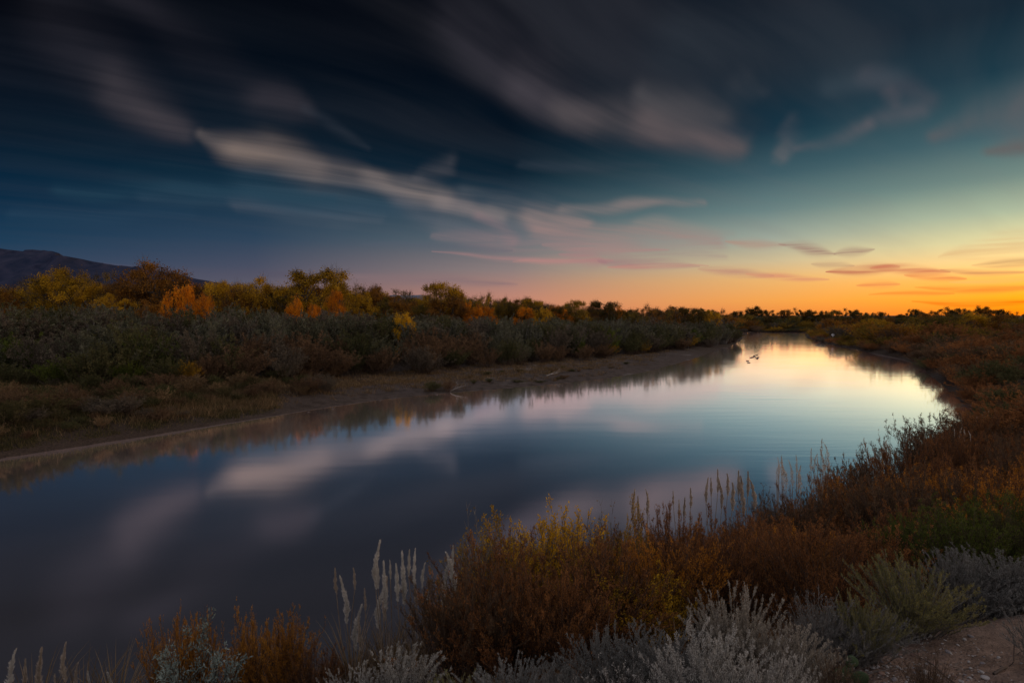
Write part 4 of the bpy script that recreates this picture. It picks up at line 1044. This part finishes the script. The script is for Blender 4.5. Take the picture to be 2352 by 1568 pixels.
plume_grass(40, 6.0, [(3,1508),(56,1512),(86,1484)], 'white plumes at the lower left corner', sc=1.0)
plume_grass(160, 6.0, [(128,1482),(160,1530),(112,1555)], 'bent white plume near the lower left corner')
plume_grass(235, 6.2, [(186,1548),(275,1536),(198,1552)], 'lowest white plumes left of the young olive')

# ------------------------------------------------------------------ grasses and ground litter (uncountable)
def grass(name, pts, hts, mat, label, wd, seed, lean=.35):
    rng = np.random.default_rng(seed); n = len(pts); mb = MB()
    z = height(pts[:, 0], pts[:, 1])
    p = np.stack([pts[:, 0], pts[:, 1], z - .02], 1)
    d = nrm(rng.normal(0, lean, (n, 3)) * np.array([1, 1, 0]) + np.array([0, 0, 1.]))
    s = nrm(np.cross(d, rdir(rng, n))) * wd[:, None] * .5
    v = np.stack([p - s, p + s, p + d * hts[:, None]], 1)
    mb.tris(v, np.arange(n * 3).reshape(n, 3), rng.uniform(0, 1, n))
    tag(link(name, mb.mesh(name), M[mat]), label, 'grass', kind='stuff')
def clumped(rng, n, per, fx, sig):
    out = []
    while sum(len(o) for o in out) < n:
        X, Y = fx(rng); m = int(per * rng.uniform(.4, 1.6))
        out.append(np.stack([X + rng.normal(0, sig, m), Y + rng.normal(0, sig, m)], 1))
    CL.clear(); CL.extend(np.concatenate([np.full(len(o), rng.uniform(.45, 1.25)) for o in out])); return np.concatenate(out)
CL = []
def keep(p, dm):
    k = sdist(p[:, 0], p[:, 1]) > dm
    return p[k], np.array(CL)[k]
g = np.random.default_rng(9)
def left_belt(rng):
    while True:
        px = rng.uniform(-150, 640); y = rng.uniform(896, 1052)
        X, Y = on_ground(px, y, .8)
        d = sd1(X, Y)
        if .6 < d: return X, Y
pts, ch = keep(clumped(g, 80000, 60, left_belt, .3), .45)
grass('tall_grass', pts, g.uniform(.3, 1.0, len(pts)) * ch * (.5 + .9 * (vnoise(pts[:, 0] * .3, pts[:, 1] * .3) + .5)) * np.interp(sdist(pts[:, 0], pts[:, 1]), [0, 4], [.35, 1]), 'grass_green', 'tall green brown grass belt between the left thicket and the water', g.uniform(.02, .045, len(pts)), 1)
def left_tan(rng):
    while True:
        px = rng.uniform(300, 640) if rng.random() < .6 else rng.uniform(-100, 1500); y = float(np.interp(px, [-100, 0, 600, 1500], [1000, 980, 905, 815])) + rng.uniform(-22, 45)
        X, Y = on_ground(px, y, .8)
        if sd1(X, Y) > 1.5: return X, Y
pts, ch = keep(clumped(g, 30000, 40, left_tan, .28), .9)
grass('dry_grass', pts, g.uniform(.2, .9, len(pts)) * ch, 'grass_tan', 'tan dry grass tufts on the left bank', g.uniform(.015, .04, len(pts)), 2, .45)
def bar(rng):
    while True:
        px = rng.uniform(500, 1680); y = rng.uniform(800, 930)
        X, Y = on_ground(px, y, .5)
        d = sd1(X, Y)
        if d > 3 and (d > 7 or rng.random() < .12) and Y < Y0(px) + 4: return X, Y
pts, ch = keep(clumped(g, 46000, 26, bar, .4), 1.5)
grass('bar_grass', pts, g.uniform(.08, .42, len(pts)), 'grass_tan', 'short sparse brown grass on the gravel bar', g.uniform(.03, .07, len(pts)), 3, .5)
def nearslope(rng):
    while True:
        px = rng.uniform(-200, 2700); Y = math.exp(rng.uniform(math.log(3.2), math.log(26))); X = (px - 1176) / F * Y
        if sd1(X, Y) < .3: continue
        if Y < 5.2 and px > 1880: continue
        return X, Y
pts, ch = keep(clumped(g, 60000, 50, nearslope, .14), .2)
grass('undergrowth', pts, g.uniform(.05, .26, len(pts)), 'brown', 'low dry undergrowth beneath the near bank shrubs', g.uniform(.003, .008, len(pts)), 4, .5)
_WR = random.Random(61); _n = 0; _pl = []
while _n < 170:
    px = _WR.uniform(-150, 760); y = float(np.interp(px, [-150, 0, 300, 600, 760], [970, 965, 940, 915, 895])) + _WR.uniform(-62, 62)
    X, Y = on_ground(px, y, .9)
    if sd1(X, Y) < (1.2 if px < 420 else 4) or Y > Y0(px) + 2: continue
    if any((X - a) ** 2 + (Y - b) ** 2 < .8 for a, b in _pl): continue
    _pl.append((X, Y)); _n += 1
    fol = _WR.choice(['grass_tan', 'grass_green', 'brown', 'olive_dark', 'grass_green', 'olive_grey', 'brown']); H = _WR.uniform(.6, 1.7) * (.6 if sd1(X, Y) < 3 else 1)
    plant('weed_bush', 'mid%d' % _WR.randrange(5), X, Y, H, H * _WR.uniform(1.1, 2.0), fol, 'knee high dry weed bush in the grass belt of the left bank', 'weed', 'weed bushes of the left grass belt')
def shore(rng):
    while True:
        px = rng.uniform(-250, 1000); Y = rng.uniform(5.5, 13); X = (px - 1176) / F * Y
        d = sd1(X, Y)
        if .1 < d < 4: return X, Y

# ------------------------------------------------------------------ stones on the path
def stone_mesh(seed, name='pebble'):
    rng = np.random.default_rng(seed)
    import bmesh
    bm = bmesh.new(); bmesh.ops.create_icosphere(bm, subdivisions=3, radius=1)
    o = rng.uniform(0, 50, 3)
    for v in bm.verts:
        k = 1 + .28 * float(vnoise(np.array([v.co.x * 1.1 + o[0] + v.co.z]), np.array([v.co.y * 1.1 + o[1] - v.co.z]))[0])
        v.co = Vector((v.co.x * k, v.co.y * k * .72, v.co.z * k * .45))
    me = bpy.data.meshes.new(name); bm.to_mesh(me); bm.free()
    me.polygons.foreach_set('use_smooth', [True] * len(me.polygons)); return me
SM = [stone_mesh(s) for s in range(6)]
rng = random.Random(4)
def path_pt(px, py):
    X, Y = on_ground(px, py, 6.15); z = hz(X, Y)
    for _ in range(4): X, Y = on_ground(px, py, z); z = hz(X, Y)
    return X, Y, z
n_ = 0
while n_ < 230:
    if rng.random() < .7: px = rng.gauss(2030, 90); py = rng.gauss(1525, 32)
    else: px = rng.uniform(1900, 2420); py = rng.uniform(1390, 1600)
    if px < 1880 or py > 1640 or py < 1385: continue
    X, Y, z = path_pt(px, py)
    s = rng.uniform(.005, .014) * (1.7 if rng.random() < .15 else 1)
    me = rng.choice(SM); mt, lab = rng.choice([('stone_pale', 'pale grey'), ('stone_pale', 'pale grey'), ('stone_dark', 'dark grey'), ('stone_red', 'reddish')])
    o = link('pebble', me, M[mt]); o.location = (X, Y, z + s * .12); o.scale = (s, s, s); o.rotation_euler = (rng.uniform(-.2, .2), rng.uniform(-.2, .2), rng.uniform(0, 6.28))
    tag(o, lab + ' rounded pebble lying on the sandy path', 'pebble', lab + ' pebbles on the path'); n_ += 1
def gravel():
    r = np.random.default_rng(8); mb = MB(); n = 2600
    px = np.where(r.uniform(size=n) < .6, r.normal(2020, 130, n), r.uniform(1850, 2700, n)); py = np.where(r.uniform(size=n) < .6, r.normal(1530, 45, n), r.uniform(1370, 1750, n))
    ok = (px > 1840) & (py > 1370); px = px[ok]; py = py[ok]
    P = np.array([path_pt(a, b) for a, b in zip(px, py)]); n = len(P)
    s = r.uniform(.002, .008, n)
    base = np.array([(1, 0, 0), (0, 1, 0), (-1, 0, 0), (0, -1, 0), (0, 0, .7), (0, 0, -.7)])
    v = P[:, None] + base[None] * s[:, None, None] * r.uniform(.6, 1.2, (n, 6, 1))
    t = np.array([(0, 1, 4), (1, 2, 4), (2, 3, 4), (3, 0, 4), (1, 0, 5), (2, 1, 5), (3, 2, 5), (0, 3, 5)])
    mb.tris(v, (np.arange(n)[:, None, None] * 6 + t[None]).reshape(-1, 3), np.repeat(r.uniform(0, 1, n), 8))
    gm = leafmat('gravel', [(.08, .06, .055), (.2, .16, .14), (.38, .36, .34)], .0)
    tag(link('gravel', mb.mesh('gravel'), gm), 'fine gravel strewn over the sandy path', 'gravel', kind='stuff')
gravel()

# ------------------------------------------------------------------ branches and driftwood
def branch_mesh(seed, L=2.6, r0=.05, gen=3, up=.35, name='branch'):
    rnd = random.Random(seed); mb = MB()
    def grow(p, d, l, r, g):
        n = 5; P = [p.copy()]; q = p.copy(); dd = d.copy()
        for i in range(n):
            dd = (dd + Vector((rnd.gauss(0, .22), rnd.gauss(0, .22), rnd.gauss(0, .18)))).normalized(); q = q + dd * l / n; P.append(q.copy())
        rr = np.linspace(r, r * .45, n + 1)
        add_tubes(mb, np.array([[tuple(x) for x in P]]), rr[None], 5)
        if g:
            for i in (2, 3, 4, 5):
                if rnd.random() < .8:
                    nd = (dd + Vector((rnd.gauss(0, .8), rnd.gauss(0, .8), rnd.gauss(up, .5)))).normalized(); grow(P[i], nd, l * rnd.uniform(.35, .6), rr[i] * .6, g - 1)
    grow(Vector((0, 0, 0)), Vector((1, 0, up)).normalized(), L, r0, gen)
    return mb.mesh(name, True)
def branch_at(px, py, zg, me, mat, label, cat, rz=0., s=1., dz=0.):
    X, Y = on_ground(px, py, zg); z = hz(X, Y)
    o = link(cat, me, M[mat]); o.location = (X, Y, z + dz); o.rotation_euler = (0, 0, rz); o.scale = (s, s, s)
    return tag(o, label, cat)
branch_at(1034, 893, .35, branch_mesh(3, 1.5, .02, 3, .9), 'driftwood', 'bleached forked driftwood branch beside the dark bush on the bar', 'driftwood', .2, 1.0)
branch_at(848, 951, 1., branch_mesh(5, .9, .05, 1, .1), 'driftwood', 'short white driftwood stick in the grass at left', 'driftwood', .3)
branch_at(905, 940, .8, branch_mesh(6, .9, .05, 1, .1), 'driftwood', 'smaller white driftwood stick right of the first', 'driftwood', 2.8, .8)
branch_at(515, 950, .9, branch_mesh(7, .9, .04, 1, .05), 'driftwood', 'pale driftwood in front of the tan grass', 'driftwood', .1, .8) if False else None
branch_at(1255, 862, .4, branch_mesh(8, 1.8, .05, 1, .05), 'driftwood', 'pale driftwood log on the light sand of the bar', 'driftwood', .1)
branch_at(1765, 757, .8, branch_mesh(9, 5, .35, 0, .02), 'driftwood', 'pale log at the waterline of the far bank', 'driftwood', .2, 1., .3)
branch_at(2285, 1478, 6.3, branch_mesh(10, .5, .007, 1, .12), 'deadwood', 'dark fallen branch across the sandy path', 'fallen_branch', .6)
branch_at(2200, 1500, 6.3, branch_mesh(11, .3, .005, 1, .05), 'deadwood', 'short dark twig among the pebbles', 'fallen_branch', 2.)
def bar_bush(px, py, zg, H, W, fol, lab, kd):
    X, Y = on_ground(px, py, zg); plant('bar_bush', kd, X, Y, H, W, fol, lab, 'bush')
bar_bush(992, 893, .35, 1.1, 2.2, 'olive_dark', 'dark bush on the bar left of the driftwood branch', 'mid1')
bar_bush(1028, 893, .35, 1.25, 1.9, 'brown', 'brown bush on the bar touching the driftwood branch', 'mid3')
rng = random.Random(14)
for i in range(26):
    px = rng.uniform(1080, 1480); py = float(np.interp(px, [1080, 1480], [872, 842])) + rng.uniform(-14, 14)
    X, Y = on_ground(px, py, .4)
    if sd1(X, Y) < 2: continue
    plant('bar_tuft', 'mid%d' % rng.randrange(5), X, Y, rng.uniform(.2, .55), rng.uniform(.6, 1.8), rng.choice(['brown', 'olive_dark', 'grass_tan']), 'tiny dark tuft scattered over the gravel bar', 'tuft', 'tufts on the gravel bar')
for i in range(9):
    px = rng.uniform(600, 1340); py = float(np.interp(px, [x for x, y in LS], [y for x, y in LS])) + rng.uniform(-2, 7)
    X, Y = on_ground(px, py, 0.)
    o = link('mud_clod', SM[i % 6], M['deadwood']); s = rng.uniform(.08, .2); o.location = (X, Y, .01); o.scale = (s * 1.4, s, s * .7); o.rotation_euler = (0, 0, rng.uniform(0, 6))
    tag(o, 'dark clod of mud at the water edge of the bar', 'mud clod', 'mud clods along the bar')

# ------------------------------------------------------------------ geese
def goose_mesh(up=1.):
    P = np.array([(-.50, 0, .13), (-.42, 0, .12), (-.30, 0, .09), (-.10, 0, .07), (.12, 0, .07), (.26, 0, .10), (.33, 0, .17), (.36, 0, .26), (.37, 0, .34 * up + .02), (.385, 0, .40 * up + .02), (.42, 0, .43 * up + .02), (.47, 0, .425 * up + .02), (.50, 0, .41 * up + .02)])
    r = np.array([.01, .05, .105, .15, .155, .12, .07, .042, .034, .036, .046, .036, .014])
    mb = MB(); add_tubes(mb, P[None], r[None], 10)
    return mb.mesh('goose', True)
GM = [goose_mesh(1.), goose_mesh(.8)]
def bill_mesh():
    mb = MB(); P = np.array([(.49, 0, .43), (.53, 0, .42), (.57, 0, .41)]); add_tubes(mb, P[None], np.array([[.02, .014, .004]]), 6); return mb.mesh('bill', True)
BM = bill_mesh()
GE = [(1717, 829, 2.9, 'lower goose of the pair swimming apart'), (1719.5, 833, 2.6, 'nearest goose of the pair swimming apart'), (1725, 821.5, 3.0, 'leftmost goose of the main group'), (1729, 820.5, .1, 'small goose second from left in the main group'),
      (1732.5, 817, .4, 'farthest goose of the main group'), (1732.8, 819.3, 3.0, 'goose in the middle of the main group'), (1738.5, 816, .2, 'lone small goose at the far right of the group'), (1738, 822.5, 2.8, 'goose at the front right of the group'), (1739.5, 824.2, .5, 'closest goose of the main group'), (1741.5, 821, .3, 'goose tucked at the right side of the main group')]
for i, (px, py, rz, lab) in enumerate(GE):
    X, Y = on_ground(px, py); o = empty('goose', (X, Y, -.02), rz, (.62, .62, .62)); tag(o, lab, 'goose', 'geese swimming on the river')
    link('body', GM[i % 2], M['goose'], o); link('bill', BM, M['bill'], o)

# ------------------------------------------------------------------ small white panel in the spit brush, a far marker, prickly pear
def sign():
    a, b = ray(1913, 769); Y = 168.; X = a * Y; z = CAMZ + b * Y
    o = empty('marker_sign', (X, Y, hz(X, Y))); tag(o, 'tilted white diamond panel on a post in the spit brush', 'sign')
    zz = z - hz(X, Y)
    import bmesh
    for nm, dims, loc, rot, mt in (('panel', (.75, .04, .75), (0, -.05, zz), (0, R(50), R(0)), 'panel'), ('post', (.07, .07, zz + .3), (0, .02, (zz + .3) / 2 - .1), (0, 0, 0), 'post')):
        bm = bmesh.new(); bmesh.ops.create_cube(bm, size=1)
        for v in bm.verts: v.co = Vector((v.co.x * dims[0], v.co.y * dims[1], v.co.z * dims[2]))
        bmesh.ops.bevel(bm, geom=bm.edges[:], offset=.008, segments=1, affect='EDGES')
        me = bpy.data.meshes.new(nm); bm.to_mesh(me); bm.free()
        c = link(nm, me, M[mt], o); c.location = loc; c.rotation_euler = rot
sign()
def pear():
    X, Y, z = path_pt(1950, 1566)
    o = empty('prickly_pear', (X, Y, z)); tag(o, 'dark prickly pear at the bottom edge between sage and stones', 'cactus')
    r = random.Random(2)
    for i, (dx, dz, s, a) in enumerate([(0, .045, .05, .1), (.05, .04, .042, .6), (-.05, .035, .04, -.5), (.015, .115, .035, .2)]):
        c = link('pad', SM[i % 6], M['cactus'], o); c.location = (dx, r.uniform(-.02, .02), dz); c.scale = (s, s * .35, s * 2.2); c.rotation_euler = (0, a, r.uniform(-.4, .4))
pear()

# ------------------------------------------------------------------ camera and render settings
cam = bpy.data.cameras.new('camera'); cam.lens = 20; cam.sensor_width = 36; cam.clip_end = 40000; cam.clip_start = .05
co = bpy.data.objects.new('camera', cam); COL.objects.link(co); co.location = (0, 0, CAMZ); co.rotation_euler = (R(90) - PITCH, 0, 0)
SC.camera = co
SC.render.engine = 'CYCLES'
SC.view_settings.view_transform = 'Standard'; SC.view_settings.look = 'None'; SC.view_settings.exposure = 0; SC.view_settings.gamma = 1
SC.cycles.max_bounces = 4; SC.cycles.diffuse_bounces = 2; SC.cycles.transmission_bounces = 2; SC.cycles.glossy_bounces = 2
print('objects', len(bpy.data.objects), 'tris', sum(len(m.polygons) for m in bpy.data.meshes))
